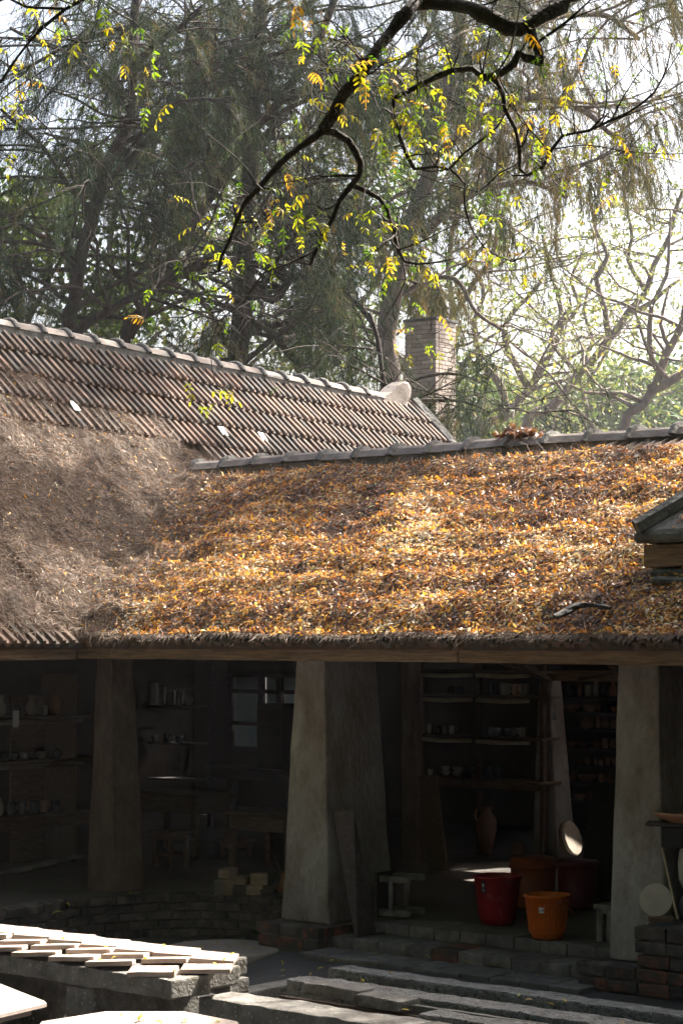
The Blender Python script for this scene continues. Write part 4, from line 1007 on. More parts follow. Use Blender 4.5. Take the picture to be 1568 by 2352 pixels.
pxr = YN / F
main = nlimb([trunk_pts[11], Vector((4.6, 13.4, 5.2)), Vector((3.2, 12.0, 5.75)), Vector((2.0, 11.2, 5.9)), atY(1345, -25, 11.1), atY(1290, 8, 11.05), atY(1240, 36, 11.0), atY(1192, 64, 10.95), atY(1165, 62, 10.95), atY(1130, 42, 10.95), atY(1080, 18, 11), atY(1020, 9, 11.1), atY(962, 4, 11.1), atY(935, 25, 11), atY(900, 68, 11), atY(860, 122, 10.9), atY(822, 178, 10.9), atY(787, 216, 10.95), atY(765, 262, 11), atY(740, 300, 11)], .115, 13 * pxr)
nlimb([(740, 300), (690, 335), (640, 375), (592, 430), (556, 470), (540, 512), (525, 552), (506, 590), (500, 622)], 9.5 * pxr, 3.5 * pxr, 11)
nlimb([(742, 298), (770, 304), (800, 322), (816, 346), (828, 375), (824, 402), (800, 430), (776, 460), (760, 502), (736, 545), (722, 576), (710, 606)], 10 * pxr, 4 * pxr, 11)
nlimb([(722, 576), (655, 608), (605, 628), (565, 690), (505, 738), (482, 812)], 3 * pxr, 1.4 * pxr, 11)
nlimb([(808, 425), (842, 440), (872, 456), (890, 482), (905, 540), (928, 600), (990, 604), (1050, 592)], 7 * pxr, 1.5 * pxr, 11.2)
nlimb([(1218, 58), (1226, 92), (1240, 124), (1246, 141), (1206, 131), (1190, 121), (1180, 146), (1146, 170), (1110, 178)], 13 * pxr, 8 * pxr, 10.95)
nlimb([(1110, 178), (1085, 155), (1040, 160), (990, 181), (940, 206), (905, 223), (905, 262), (916, 302), (936, 356), (952, 386)], 7.5 * pxr, 4 * pxr, 11)
nlimb([(952, 386), (1000, 380), (1030, 386), (1062, 352), (1100, 322), (1142, 288), (1185, 215)], 4 * pxr, 1.3 * pxr, 11)
nlimb([(1030, 386), (1068, 424), (1068, 472), (1088, 532), (1112, 566), (1180, 600), (1230, 560)], 3.4 * pxr, 1.2 * pxr, 11.1)
nlimb([(1128, 178), (1142, 188), (1156, 216), (1160, 252), (1184, 296), (1194, 342), (1194, 388), (1210, 402), (1246, 384), (1262, 350), (1292, 312), (1352, 300), (1402, 276), (1442, 258), (1502, 212), (1532, 150), (1542, 98)], 6 * pxr, 1.5 * pxr, 11)
nlimb([(1352, 300), (1382, 270), (1392, 212), (1385, 160), (1372, 108)], 2.6 * pxr, 1.0 * pxr, 11); nlimb([(1402, 276), (1430, 220), (1470, 160), (1500, 120)], 2.2 * pxr, 1.0 * pxr, 11)
nlimb([(1212, 112), (1252, 84), (1302, 48), (1366, -10)], 4 * pxr, 2 * pxr, 11); nlimb([(1270, 340), (1350, 330), (1440, 345), (1530, 352), (1590, 350)], 2 * pxr, 1.0 * pxr, 11)
nlimb([(1194, 372), (1150, 395), (1100, 440), (1060, 430), (1000, 415), (960, 400)], 2.2 * pxr, 1.1 * pxr, 11)
nlimb([(930, 600), (935, 640), (905, 700), (880, 740), (900, 780)], 2.0 * pxr, .9 * pxr, 11); nlimb([(990, 604), (1010, 670), (992, 720), (990, 760)], 1.6 * pxr, .8 * pxr, 11)
nlimb([(482, 812), (490, 860), (510, 905), (505, 930)], 1.3 * pxr, .8 * pxr, 11)
# the second branch, coming in at the upper left
nlimb([Vector((2.0, 11.2, 5.9)), Vector((0.4, 10.6, 6.6)), Vector((-1.0, 10.3, 6.2)), atY(215, -40, 10.4), atY(150, 20, 10.4), atY(90, 70, 10.4), atY(40, 130, 10.4), atY(0, 190, 10.4)], .04, .006)
nlimb([(150, 20), (60, 15), (20, -5), (-40, 10)], 4 * pxr, 2 * pxr, 10.4); nlimb([(100, 60), (180, 95), (240, 90), (275, 85)], 2 * pxr, .9 * pxr, 10.4); nlimb([(60, 105), (80, 160), (50, 230), (30, 260)], 2 * pxr, .9 * pxr, 10.4)
# twigs
LEAFSPOT = []
rr = random.Random(5)
clusters = [(700, 62), (690, 95), (735, 80), (765, 105), (800, 95), (850, 150), (905, 150), (875, 190), (830, 150), (925, 120), (870, 265), (905, 280), (885, 325), (930, 300), (1100, 85), (1135, 95), (1085, 60), (1170, 40), (1045, 90), (1110, 205), (1125, 215), (690, 412), (680, 470), (660, 480), (950, 240), (985, 260), (990, 320), (945, 325), (1005, 340), (925, 330), (830, 490), (880, 500), (920, 520), (870, 560), (850, 590), (905, 590), (1195, 240), (1230, 370), (1210, 300), (1225, 310), (1390, 300), (1440, 350), (1425, 375), (1475, 340), (1480, 360), (1480, 180), (1440, 190), (1300, 240), (1320, 200), (1340, 100), (1300, 110), (1500, 350), (1545, 340), (545, 600), (500, 670), (480, 660), (905, 775), (990, 770), (510, 900), (505, 935), (270, 95), (310, 125), (275, 120), (60, 165), (30, 205), (75, 215), (60, 50), (120, 30), (185, 20), (100, 70), (20, 150), (15, 250), (60, 240), (512, 520), (548, 432), (545, 415), (600, 540), (655, 470), (730, 545), (750, 540), (1040, 100), (1130, 265), (1250, 185), (1265, 150), (1280, 260), (1380, 140), (1420, 90), (1520, 120), (1120, 480), (1150, 470), (1180, 590), (1195, 650), (1160, 620), (1100, 570), (1020, 300), (1000, 270), (1075, 130), (1350, 190), (1335, 330), (1290, 420), (740, 200), (770, 250), (690, 330), (640, 470), (585, 505)]
allpts = [(p, r) for pl, rs in neem_lines for p, r in zip(pl, rs)]
tips_px = np.array([(U0 + F * p.x / p.y, V0 - F * (p.z - ZC) / p.y) for p, r in allpts])
for (u, v) in clusters:
    d2 = (tips_px[:, 0] - u) ** 2 + (tips_px[:, 1] - v) ** 2
    j = int(np.argmin(d2)); p, r = allpts[j]
    q = atY(u, v, p.y + rr.uniform(-.35, .35)); mid = (p + q) / 2 + Vector((rr.gauss(0, .04), rr.gauss(0, .06), rr.uniform(.0, .10)))
    tw_ = catmull([p, mid, q], .05)
    if len(tw_) > 1: br.tube([Tn_ @ w for w in tw_], lerp_r(len(tw_), min(r * .7, .007), .0018), 4, cap=False)
    for _ in range(rr.randint(1, 3)): LEAFSPOT.append((q + Vector((rr.gauss(0, .05), rr.gauss(0, .08), rr.gauss(0, .04))), rr.random()))
for pl, rs in neem_lines:                    # bare twigs along the limbs
    for _ in range(int(len(pl) * .42)):
        k = rr.randint(int(len(pl) * .25), len(pl) - 1); uu = U0 + F * pl[k].x / pl[k].y
        if not -40 < uu < 1620: continue
        tp = wander(rr, pl[k], rdir(rr, .25), rr.uniform(.15, .75), 6, .2, .02)
        br.tube([Tn_ @ w for w in tp], lerp_r(7, min(rs[k] * .6, .006), .0014), 4, cap=False)
        if rr.random() < .30: LEAFSPOT.append((tp[-1], rr.random()))
def pinnate(seed, n=9, L=.20):
    r_ = np.random.default_rng(seed); P = []; D = []; Nn = []; ln = []
    for i in range(n):
        f = (i // 2 + .6) / (n / 2 + .3); sd = 1 if i % 2 else -1
        if i == n - 1: f, sd = 1.0, 0
        P.append((f * L, sd * .004, -.35 * L * f * f)); D.append((.55 + r_.normal(0, .25), sd * 1.0 + (.0 if sd else 0), -.7 - .6 * f + r_.normal(0, .35))); Nn.append((.4, r_.normal(0, .4), 1)); ln.append(r_.uniform(.036, .058) * (1 - .15 * f))
    V, T = leaf_arrays(np.array(P), np.array(D, float), np.array(Nn, float), np.array(ln), np.array(ln) * r_.uniform(.26, .36), .35, .12)
    # the stalk
    st_ = np.array([[f * L, o, -.35 * L * f * f] for f in (0, .5, 1) for o in (-.0012, .0012)]); b = len(V)
    V = np.concatenate([V, st_]); T = np.concatenate([T, np.array([[b, b+1, b+3], [b, b+3, b+2], [b+2, b+3, b+5], [b+2, b+5, b+4]])])
    return V, T
LM = []
for i in range(24):
    V, T = pinnate(i, n=[5, 7, 9, 6][i % 4], L=[.09, .13, .16, .08][i % 4])
    tone = [.03, .15, .25, .36, .46, .52, .6, .75, .4, .3, .92, .56][i % 12]
    me = np_mesh('leaf', V, T, 3, np.clip(np.full(len(V), tone) + RNG.normal(0, .04, len(V)), 0, 1)); me.materials.append(M_neem); LM.append(me)
rr.shuffle(LEAFSPOT)
EX = []
for p, _ in LEAFSPOT[300:] + [(p + Vector((rr.gauss(0, .12), rr.gauss(0, .2), rr.gauss(0, .10))), 0) for p, _ in LEAFSPOT[:230]]:
    me = rr.choice(LM); R_ = Matrix.Translation(p - TRK) @ Matrix.Rotation(rr.uniform(0, 6.28), 4, 'Z') @ Matrix.Rotation(rr.gauss(.4, .5), 4, 'Y') @ Matrix.Scale(rr.uniform(.55, 1.0), 4)
    co = np.empty(len(me.vertices) * 3, np.float32); me.vertices.foreach_get('co', co); co = co.reshape(-1, 3) @ np.array(R_.to_3x3()).T + np.array(R_.translation)
    fi = np.empty(len(me.loops), np.int32); me.loops.foreach_get('vertex_index', fi); rv_ = np.empty(len(co), np.float32); me.attributes['rnd'].data.foreach_get('value', rv_)
    EX.append((co, fi.reshape(-1, 3), rv_))
ofs = np.cumsum([0] + [len(a) for a, _, _ in EX])
tag(link('small_leaves', np_mesh('small_leaves', np.concatenate([a for a, _, _ in EX]), np.concatenate([b + o for (_, b, _), o in zip(EX, ofs)]), 3, np.concatenate([c for _, _, c in EX])), M_neem, nt), kind='stuff')
for p, _ in LEAFSPOT[:300]:
    o = link('leaf', rr.choice(LM), None, nt, loc=p - TRK)
    o.rotation_euler = (rr.gauss(0, .5), rr.gauss(.35, .5), rr.uniform(0, 6.28)); sc = rr.uniform(.5, .95); o.scale = (sc, sc, sc)
trk.build('trunk', M_barkn, nt, smooth=True)
# the crown out of view, shaped to shade the right end of the roof and the court
cb = []
for k in range(46):
    p0 = trunk_pts[rr.randint(len(trunk_pts) // 2, len(trunk_pts) - 1)]
    d = rdir(rr, .35); bp = wander(rr, p0, d, rr.uniform(2.0, 4.6), 9, .15, .0)
    if any(-80 < U0 + F * q.x / q.y < 1660 and V0 - F * (q.z - ZC) / q.y > -80 for q in bp): continue
    br.tube([Tn_ @ q for q in bp], lerp_r(10, .05, .008), 5, cap=False)
    for q in bp[3:]:
        for _ in range(4): cb.append(tuple(wander(rr, q, rdir(rr, .1), rr.uniform(.2, .9), 2, .2, 0)[-1] - TRK))
for k in range(86):                          # added boughs, set along sun rays to shade the right half of the court
    tgt = Vector((rr.uniform(-.62, 2.2), rr.uniform(9.2, 13.0), .4)) if k < 70 else Vector((rr.uniform(-1.5, -.3), rr.uniform(9.0, 10.0), .66)); q = tgt + SUN_DIR * rr.uniform(8.5, 12.0); p0 = trunk_pts[-1 - rr.randint(0, 6)]
    bp = catmull([p0, (p0 + q) / 2 + Vector((rr.gauss(0, .2), rr.gauss(0, .2), .4)), q], .4); br.tube([Tn_ @ w for w in bp], lerp_r(len(bp), .045, .008), 5, cap=False)
    for _ in range(22): cb.append(tuple(q + Vector((rr.gauss(0, .3), rr.gauss(0, .3), rr.gauss(0, .2))) - TRK))
br.build('branches', M_barkn, nt, smooth=True)
cb = np.array(cb); wp = cb + np.array(TRK); uu = U0 + F * wp[:, 0] / wp[:, 1]
q1 = sun_at(wp, 2.8); q2 = sun_at(wp, .45)
cb0 = 0; cb = cb[(uu > 1640) & ((q1[:, 0] > 1.15) | ((q2[:, 0] > -.6) & (q2[:, 1] < 13.5))) & bench_clear(wp) & gap_ok(wp)]                           # the boughs in the picture carry the single leaves above
nL = 27000; ix = RNG.integers(0, len(cb), nL); Pq = cb[ix] + RNG.normal(0, .16, (nL, 3))
Lq = RNG.uniform(.05, .085, nL)
Vq, Tq = leaf_arrays(Pq, RNG.normal(size=(nL, 3)) + np.array([0, 0, -.4]), RNG.normal(size=(nL, 3)) + np.array([0, 0, .8]), Lq, Lq * .34, .3)
tag(link('foliage', np_mesh('foliage', Vq, Tq, 3, np.repeat(RNG.random(nL) * .8, 6)), M_neem, nt), kind='stuff')

# added needle clusters out of view, set along sun rays to shade chosen roof areas
def roof_hit(u, v):
    d = Vector((kx(u), 1, -(v - V0) / F)); Yq = 12.0
    while Yq < 30:
        p = Vector((0, 0, ZC)) + d * Yq
        if float(roofz(np.array([p.x]), np.array([p.y]))[0][0]) > p.z: return p
        Yq += .06
    return None
SHADE = [(-80, 420, 860, 1240, 110), (-80, 330, 1230, 1480, 40), (430, 960, 1085, 1190, 120), (300, 560, 1180, 1290, 30), (0, 520, 770, 960, 30), (900, 1400, 1060, 1110, 16), (520, 980, 950, 1080, 16)]
def shade_boughs(root, T, tw, SB, SA, rr):
    hub = [Vector((7.4, 24.6, z)) for z in (9, 11, 12.5, 14)]
    for (u0, u1, v0, v1, n) in SHADE:
        for k in range(n):
            p = roof_hit(rr.uniform(u0, u1), rr.uniform(v0, v1))
            if p is None: continue
            q = p + SUN_DIR * rr.uniform(11.5, 15.0)
            uu = U0 + F * q.x / q.y; vv = V0 - F * (q.z - ZC) / q.y
            if vv > -120 and uu < 1640: continue
            if k % 3 == 0:
                h0 = rr.choice(hub); bp = catmull([h0, (h0 + q) / 2 + Vector((0, 0, .5)), q], .6); 
                if gap_ok(np.array([tuple(w) for w in bp[len(bp) // 2:]]), 10).all() and not any(w.y > 1 and -60 < U0 + F * w.x / w.y < 1640 and V0 - F * (w.z - ZC) / w.y > -60 for w in bp): tw.tube([T @ w for w in bp], lerp_r(len(bp), .05, .008), 4, cap=False)
            for _ in range(7):
                SB.append(tuple(q + Vector((rr.gauss(0, .22), rr.gauss(0, .22), rr.gauss(0, .15))) - root)); SA.append((rr.gauss(0, 1), rr.gauss(0, 1), rr.gauss(-.2, .3)))
# a tall casuarina added out of view on the right to dapple the left roof
YG = 24.0
casuarina('casuarina_tree', 'tall casuarina added for shade out of view beyond the right end of the roof', (7.6, 24.5, 0), [
    ([(2340, 1960), (2330, 800), (2300, -300), (2200, -900)], 24, 10), ([(2330, -100), (1950, -360), (1600, -480), (1260, -500)], 9, 4), ([(2300, -300), (1950, -700), (1500, -850), (1150, -880)], 9, 4),
    ([(2320, 100), (2100, -150), (1900, -260), (1760, -300)], 8, 4)], YG, [5, 3, 3, 2], 3, 77, M_cas, nper=34, umin=900, umax=3200, blen=(1.0, 3.0), wid=.013, keepout=[(-200, 1600, -140, 2400, 1.0)], extra=shade_boughs)
# ------------------------------------------------------------------ trees added out of view round the court and camera to block sky light
def inframe(pts, x, y):
    for q in pts:
        Y = q.y + y
        if Y > .3:
            u = U0 + F * (q.x + x) / Y; v = V0 - F * (q.z - ZC) / Y
            if -260 < u < 1830 and -260 < v < 2600: return True
    return False
def added_shade_tree(label, x, y, h, R, nleaf, seed, lo=.5, mat=None):
    rr = random.Random(seed); t = thing('added_shade_tree', label, 'tree', (x, y, 0), group='unseen trees added round the court')
    tk = MB(); tp = wander(rr, Vector((0, 0, 0)), Vector((0, 0, 1)), h * .8, 9, .05, .02); tk.tube(tp, lerp_r(10, .22, .07), 9, rough=.05); tk.build('trunk', M_bark, t, smooth=True)
    b = MB(); tips = []
    for k in range(34):
        q = tp[rr.randint(4 if h < 12.5 else 6, 9)]; bp = wander(rr, q, rdir(rr, .35), rr.uniform(.6, 1.1) * R, 7, .15, .0)
        if inframe(bp, x, y): continue
        b.tube(bp, lerp_r(8, .06, .012), 5, cap=False); tips += [tuple(w) for w in bp[2:]]
    b.build('branches', M_bark, t, smooth=True)
    tips = np.array(tips); ix = RNG.integers(0, len(tips), nleaf); P = tips[ix] + RNG.normal(0, .55, (nleaf, 3))
    WY = P[:, 1] + y; uu = U0 + F * (P[:, 0] + x) / np.maximum(WY, .2); vv = V0 - F * (P[:, 2] - ZC) / np.maximum(WY, .2)
    mg = 160 + 400 / np.maximum(WY, .5) * 4
    P = P[~((WY > -.5) & (uu > -mg) & (uu < 1568 + mg) & (vv > -mg) & (vv < 2500))]; wP = P + np.array([[x, y, 0]]); P = P[bench_clear(wP)]; nleaf = len(P)
    L = RNG.uniform(.32, .56, nleaf)
    V, T = leaf_arrays(P, RNG.normal(size=(nleaf, 3)) + np.array([0, 0, -.3]), RNG.normal(size=(nleaf, 3)) + np.array([0, 0, .8]), L, L * .5, .2)
    tag(link('crown', np_mesh('crown', V, T, 3, np.repeat(RNG.random(nleaf), 6)), mat or M_broad, t), kind='stuff')
spots = [('behind the camera on the left', -6.5, 2.0, 9, 4.2), ('behind the camera', -1.0, -4.5, 10, 4.6), ('behind the camera on the right', 6.0, -3.0, 10, 4.6), ('left of the court, near the steep roof', -9.5, 9.0, 9, 4.4),
         ('left of the court, farther along', -10.0, 15.5, 10, 4.2), ('right of the court', 8.0, 5.0, 10, 4.4), ('well behind the camera on the left', -11, -5, 11, 5), ('well behind the camera on the right', 13, 1, 11, 5), ('overhanging the near end of the court', -3.4, 5.2, 13, 4.6), ('overhanging the court from the right', 4.4, 5.2, 13, 4.6), ('over the middle of the court', 2.6, 8.6, 13.5, 4.2), ('left of the court, over the bench', -4.6, 10.2, 13.5, 4.2), ('far left of the court', -14, 10, 12, 5), ('right of the court, near the neem', 6.2, 9.6, 8, 3.6), ('right of the court, low and dense', 5.6, 7.0, 7.5, 3.4), ('left of the court, low and dense', -5.6, 12.2, 7.0, 3.0), ('left of the court, low beside the wing', -6.6, 14.6, 6.5, 2.6), ('behind the camera in the middle', 1.5, -10, 12, 5.5)]
for i, (w, x, y, h, R) in enumerate(spots):
    added_shade_tree('unseen leafy tree added for shade, standing ' + w, x, y, h, R, 4800, 300 + i)
# ------------------------------------------------------------------ chimney behind the wing
ch = thing('chimney', 'square pale brick chimney standing behind the end of the steep roof', 'chimney', atY(1001, 1467, 34.0) * 1.0)
ch.location.z = 0; PHC = math.radians(-35); ch.rotation_euler = (0, 0, PHC)
CW = .60; CTOP = ZC + (V0 - 733) / F * 34
cm = brick_meshes(4, .21, .10, .062, M_chim, jit=.003, bev=.006, chips=.003)
MB().box((-CW + .012, .012, 0), (-.012, CW - .012, CTOP - .03)).build('mortar_core', M_mortar, ch)
nc = int((CTOP - 3.0) / .07)
for c in range(nc):
    zc = CTOP - .07 * (c + 1)
    for k in range(3):
        l = .19; x0 = -CW + k * l + (.0 if c % 2 else 0)
        if c % 2: segs_ = [(-CW, -CW + .12), (-CW + .12, -CW + .33), (-CW + .33, 0)]
        else: segs_ = [(-CW, -CW + .22), (-CW + .22, -CW + .43), (-CW + .43, 0)]
        a, b = segs_[k]
        o = link('brick', random.choice(cm), None, ch, loc=((a + b) / 2, .05 + random.uniform(-.003, .003), zc)); o.scale = ((b - a - .01) / .21, 1, 1)
        a, b = segs_[2 - k][1] * -1 - CW * 0, segs_[2 - k][0] * -1
        lo_, hi_ = min(a, b), max(a, b)
        o = link('brick', random.choice(cm), None, ch, loc=(-.05 + random.uniform(-.003, .003), (max(lo_, .1) + hi_) / 2, zc), rot=(0, 0, math.pi / 2)); o.scale = ((hi_ - max(lo_, .1) - .01) / .21, 1, 1)
link('cap', rough_box('cap', CW + .05, CW + .05, .05, .01, .006, seed=4), M_cement, ch, loc=(-CW / 2, CW / 2, CTOP - .004))

# ------------------------------------------------------------------ small raised roof at the right edge
YR_ = 14.2
c0 = atY(1452, 1222, YR_); vr = thing('roof_vent', 'small raised tiled roof with a timber fascia at the right edge of the main roof', 'roof', c0, ROTM)
hv_ = [Vector((0, 0, 0)), Vector((2.6, 0, 0)), Vector((2.6, 2.4, 0)), Vector((0, 2.4, 0)), Vector((1.2, 1.2, .95)), Vector((1.4, 1.2, .95))]
hb_ = [p - Vector((0, 0, .075)) for p in hv_[:4]]
MB().add(hv_ + hb_, [(0, 1, 5, 4), (1, 2, 5), (2, 3, 4, 5), (3, 0, 4), (0, 6, 7, 1), (1, 7, 8, 2), (2, 8, 9, 3), (3, 9, 6, 0), (9, 8, 7, 6)]).build('hip_slab', M_cement, vr, bevel=.02)
wbox('fascia', Vector((0.06, .07, -.085)), Vector((2.6, .07, -.085)), .06, .15, M_wood, vr, cuts=6, seed=8)
wbox('fascia', Vector((0.09, .12, -.085)), Vector((0.09, 2.4, -.085)), .06, .15, M_wood, vr, cuts=6, seed=9)
for px_ in (.42, 2.2):
    MB().box((px_, .3, -.9), (px_ + .09, .39, -.08)).build('post', M_wood, vr)
MB().tube([hv_[0] + Vector((.02, .02, .02)), Vector((.5, .5, .415)), Vector((1.2, 1.2, .97))], [.07, .07, .07], 7, rough=.06).build('hip_cap', M_cement, vr)
# leaves lying on it
nl = 700; fx = RNG.random(nl) * 2.2 + .3; fy = RNG.random(nl) * .8
okk = (fx > fy + .18); fx, fy = fx[okk], fy[okk]
Pv = np.stack([fx, fy, fy * .79 + .012 + RNG.uniform(0, .02, len(fx))], -1); Lv = RNG.uniform(.03, .06, len(fx))
V, T = leaf_arrays(Pv, RNG.normal(size=Pv.shape) * np.array([1, 1, .5]), RNG.normal(0, .3, Pv.shape) + np.array([0, -.6, 1]), Lv, Lv * .35, .5)
tag(link('leaf_litter', np_mesh('leaf_litter', V, T, 3, np.repeat(RNG.random(len(fx)), 6)), M_lit, vr), kind='stuff')
p_ = atY(1490, 1316, 14.15); cu = thing('roof_curb', 'grey mortar curb on the main roof below the raised roof', 'curb', p_, ROTM)
link('curb_block', rough_box('curb_block', 1.9, .5, .075, .02, .012, cuts=6, seed=3), M_cement, cu, loc=(.95, .25, -.05))
link('curb_block', rough_box('curb_block', 1.9, .3, .06, .02, .02, cuts=8, seed=5), M_cement, cu, loc=(1.0, .16, -.12), rot=(.05, .04, .12))
lg = catmull([atY(1272, 1424, 13.72), atY(1300, 1412, 13.8), atY(1330, 1398, 13.85), atY(1362, 1398, 13.85), atY(1402, 1404, 13.75)], .04)
lgo = thing('charred_log', 'short charred branch lying among the leaves near the right eave', 'log', lg[0])
MB().tube([p - lg[0] + Vector((0, 0, .02)) for p in lg], [random.uniform(.010, .026) for _ in lg], 7, rough=.2).build('log', M_black, lgo)
hp0 = SN(sOf(1192, NR), NR, ZR + .135); hpile = thing('leaf_heap', 'heap of curled dry leaves on the main ridge', 'leaf heap', hp0, ROTM)
nh_ = 260; P_h = RNG.normal(0, 1, (nh_, 3)) * np.array([.10, .06, .0]); P_h[:, 2] = .06 * np.exp(-(P_h[:, 0] / .14) ** 2) * RNG.random(nh_) - .01; Lh = RNG.uniform(.05, .10, nh_)
V, T = leaf_arrays(P_h, RNG.normal(size=(nh_, 3)) * np.array([1, 1, .5]), RNG.normal(0, .6, (nh_, 3)) + np.array([0, 0, 1]), Lh, Lh * .45, 1.0, .2)
tag(link('leaves', np_mesh('leaves', V, T, 3, np.repeat(.0 + .16 * RNG.random(nh_), 6)), M_lit, hpile), kind='stuff')
# palm fronds
pb = atY(1600, 985, 22.0); pm = thing('palm', 'green strap leaved palm poking in at the right edge above the ridge', 'plant', (pb.x, pb.y, 0))
MB().tube([(0, 0, 0), (.02, 0, pb.z * .5), (0, 0, pb.z)], [.07, .06, .05], 8).build('stem', M_bark, pm)
for i, (u, v) in enumerate(((1506, 934), (1498, 962), (1516, 988), (1528, 902), (1545, 992), (1560, 890), (1640, 900), (1680, 960), (1530, 948), (1650, 1000), (1600, 880))):
    tip = atY(u, v, 22.0 + random.uniform(-.3, .3)); d = tip - pb
    V, T = leaf_arrays(np.array([(0, 0, pb.z)]), np.array([tuple(d)]), np.array([(0.1, -.6, 1.0)]), np.array([d.length]), np.array([.055]), .25, .2)
    link('frond', np_mesh('frond', V, T, 3, np.full(6, random.random())), M_palm, pm)

# ------------------------------------------------------------------ pottery
def handle(r, h, z, th=.006):
    return [(r * .97, 0, z + h * .5), (r + h * .35, 0, z + h * .52), (r + h * .5, 0, z + h * .1), (r + h * .4, 0, z - h * .3), (r * .96, 0, z - h * .45)]
def pot(kind, label, loc, w, h, mat, group=None, rz=None, tilt=0.0):
    r = w / 2; t = .006
    if kind == 'mug': prof = [(r*.85, 0), (r*.96, h*.08), (r, h*.6), (r*.98, h), (r*.88, h), (r*.88, h*.1), (0.0, h*.1)]
    elif kind == 'cup': prof = [(r*.6, 0), (r*.8, h*.2), (r, h*.7), (r*.98, h), (r*.88, h), (r*.85, h*.5), (0, h*.12)]
    elif kind == 'bowl': prof = [(r*.45, 0), (r*.5, h*.06), (r*.85, h*.5), (r, h), (r*.95, h), (r*.78, h*.5), (0, h*.14)]
    elif kind == 'jar': prof = [(r*.7, 0), (r*.95, h*.2), (r, h*.5), (r*.9, h*.72), (r*.62, h*.82), (r*.62, h*.88), (r*.74, h*.9), (r*.7, h*.93), (r*.3, h*.96), (r*.14, h*.97), (r*.18, h), (0, h)]
    elif kind == 'vase': prof = [(r*.55, 0), (r*.85, h*.15), (r, h*.36), (r*.85, h*.56), (r*.5, h*.68), (r*.45, h*.8), (r*.6, h), (r*.52, h), (r*.38, h*.8), (0, h*.7)]
    elif kind == 'round': prof = [(r*.4, 0), (r*.8, h*.12), (r, h*.45), (r*.86, h*.76), (r*.5, h*.93), (r*.52, h), (r*.42, h), (r*.4, h*.9), (0, h*.5)]
    elif kind == 'jug': prof = [(r*.6, 0), (r*.92, h*.2), (r, h*.4), (r*.75, h*.65), (r*.5, h*.8), (r*.62, h), (r*.54, h), (r*.42, h*.8), (0, h*.6)]
    elif kind == 'tall': prof = [(r*.9, 0), (r, h*.05), (r, h*.97), (r*.95, h), (r*.85, h), (r*.85, h*.1), (0, h*.1)]
    elif kind == 'stack': prof = [(r*.5, 0), (r*.9, h*.3), (r, h*.5), (r*.93, h*.5), (r*.55, h*.52), (r*.9, h*.8), (r, h), (r*.92, h), (r*.7, h*.7), (0, h*.6)]
    nm = {'mug': 'mug', 'cup': 'cup', 'bowl': 'bowl', 'jar': 'lidded_jar', 'vase': 'vase', 'round': 'round_pot', 'jug': 'jug', 'tall': 'cylinder_pot', 'stack': 'stacked_bowls'}[kind]
    cat = {'mug': 'mug', 'cup': 'cup', 'bowl': 'bowl', 'jar': 'jar', 'vase': 'vase', 'round': 'pot', 'jug': 'jug', 'tall': 'pot', 'stack': 'bowls'}[kind]
    o = MB().lathe(prof, 18).build(nm, mat, smooth=True, loc=loc, rot=(0, tilt, rz if rz is not None else random.uniform(0, 6.28)))
    tag(o, label, cat, group)
    if kind in ('mug', 'jug'):
        if rz is None: o.rotation_euler.z = random.choice((0.1, 3.1, -.6, 2.4))
        MB().tube(handle(r * (1 if kind == 'mug' else .75), h * .62, h * .55), [.0055] * 5, 6).build('handle', mat, o, smooth=True)
    return o
ORD = ['first', 'second', 'third', 'fourth', 'fifth', 'sixth', 'seventh', 'eighth', 'ninth', 'tenth']
CN = {'mug': 'mug', 'cup': 'cup', 'bowl': 'bowl', 'jar': 'lidded jar', 'vase': 'vase', 'round': 'round pot', 'jug': 'jug', 'tall': 'straight sided pot', 'stack': 'stack of bowls'}

# rack at the far left, in the wing
LS0 = Vector((kx(195) * 20.0, 20.0, 0)); sh = thing('pot_rack', 'timber rack of three shelves with bamboo edges at the far left', 'shelves', LS0, THL)
ZS = [1.735, 1.335, .835]
for i, z in enumerate(ZS):
    link('shelf', rough_box('shelf', 3.0, .42, .03, .006, .004, cuts=6, seed=i), M_wood2, sh, loc=(-1.45, .18, z - .03))
    if i < 2:
        MB().tube([(-2.9, -.03, z - .045), (-1.5, -.03, z - .05), (-.06, -.03, z - .045)], [.026, .024, .026], 8, rough=.08).build('bamboo_edge', M_bamboo, sh, smooth=True)
    else: link('apron', rough_box('apron', 3.0, .03, .10, .004, .003, cuts=4, seed=9), M_wood2, sh, loc=(-1.45, 0.0, z - .135))
for x in (-.12, -2.2): link('side_board', rough_box('side_board', .03, .46, 1.75, .004, .004, cuts=3, seed=3), M_wood2, sh, loc=(x, .22, P_))
link('back_board', rough_box('back_board', .42, .03, 1.55, .004, .004, cuts=3, seed=6), M_wood2, sh, loc=(-.4, .36, P_))
def lsp(u, z):                               # point on the rack seen at column u
    k = kx(u); # (LS0 + a*DL).x = k*(LS0+a*DL).y
    a = (k * LS0.y - LS0.x) / (DL.x - k * DL.y); p = LS0 + DL * a + ML * .12; return Vector((p.x, p.y, z)), p.y
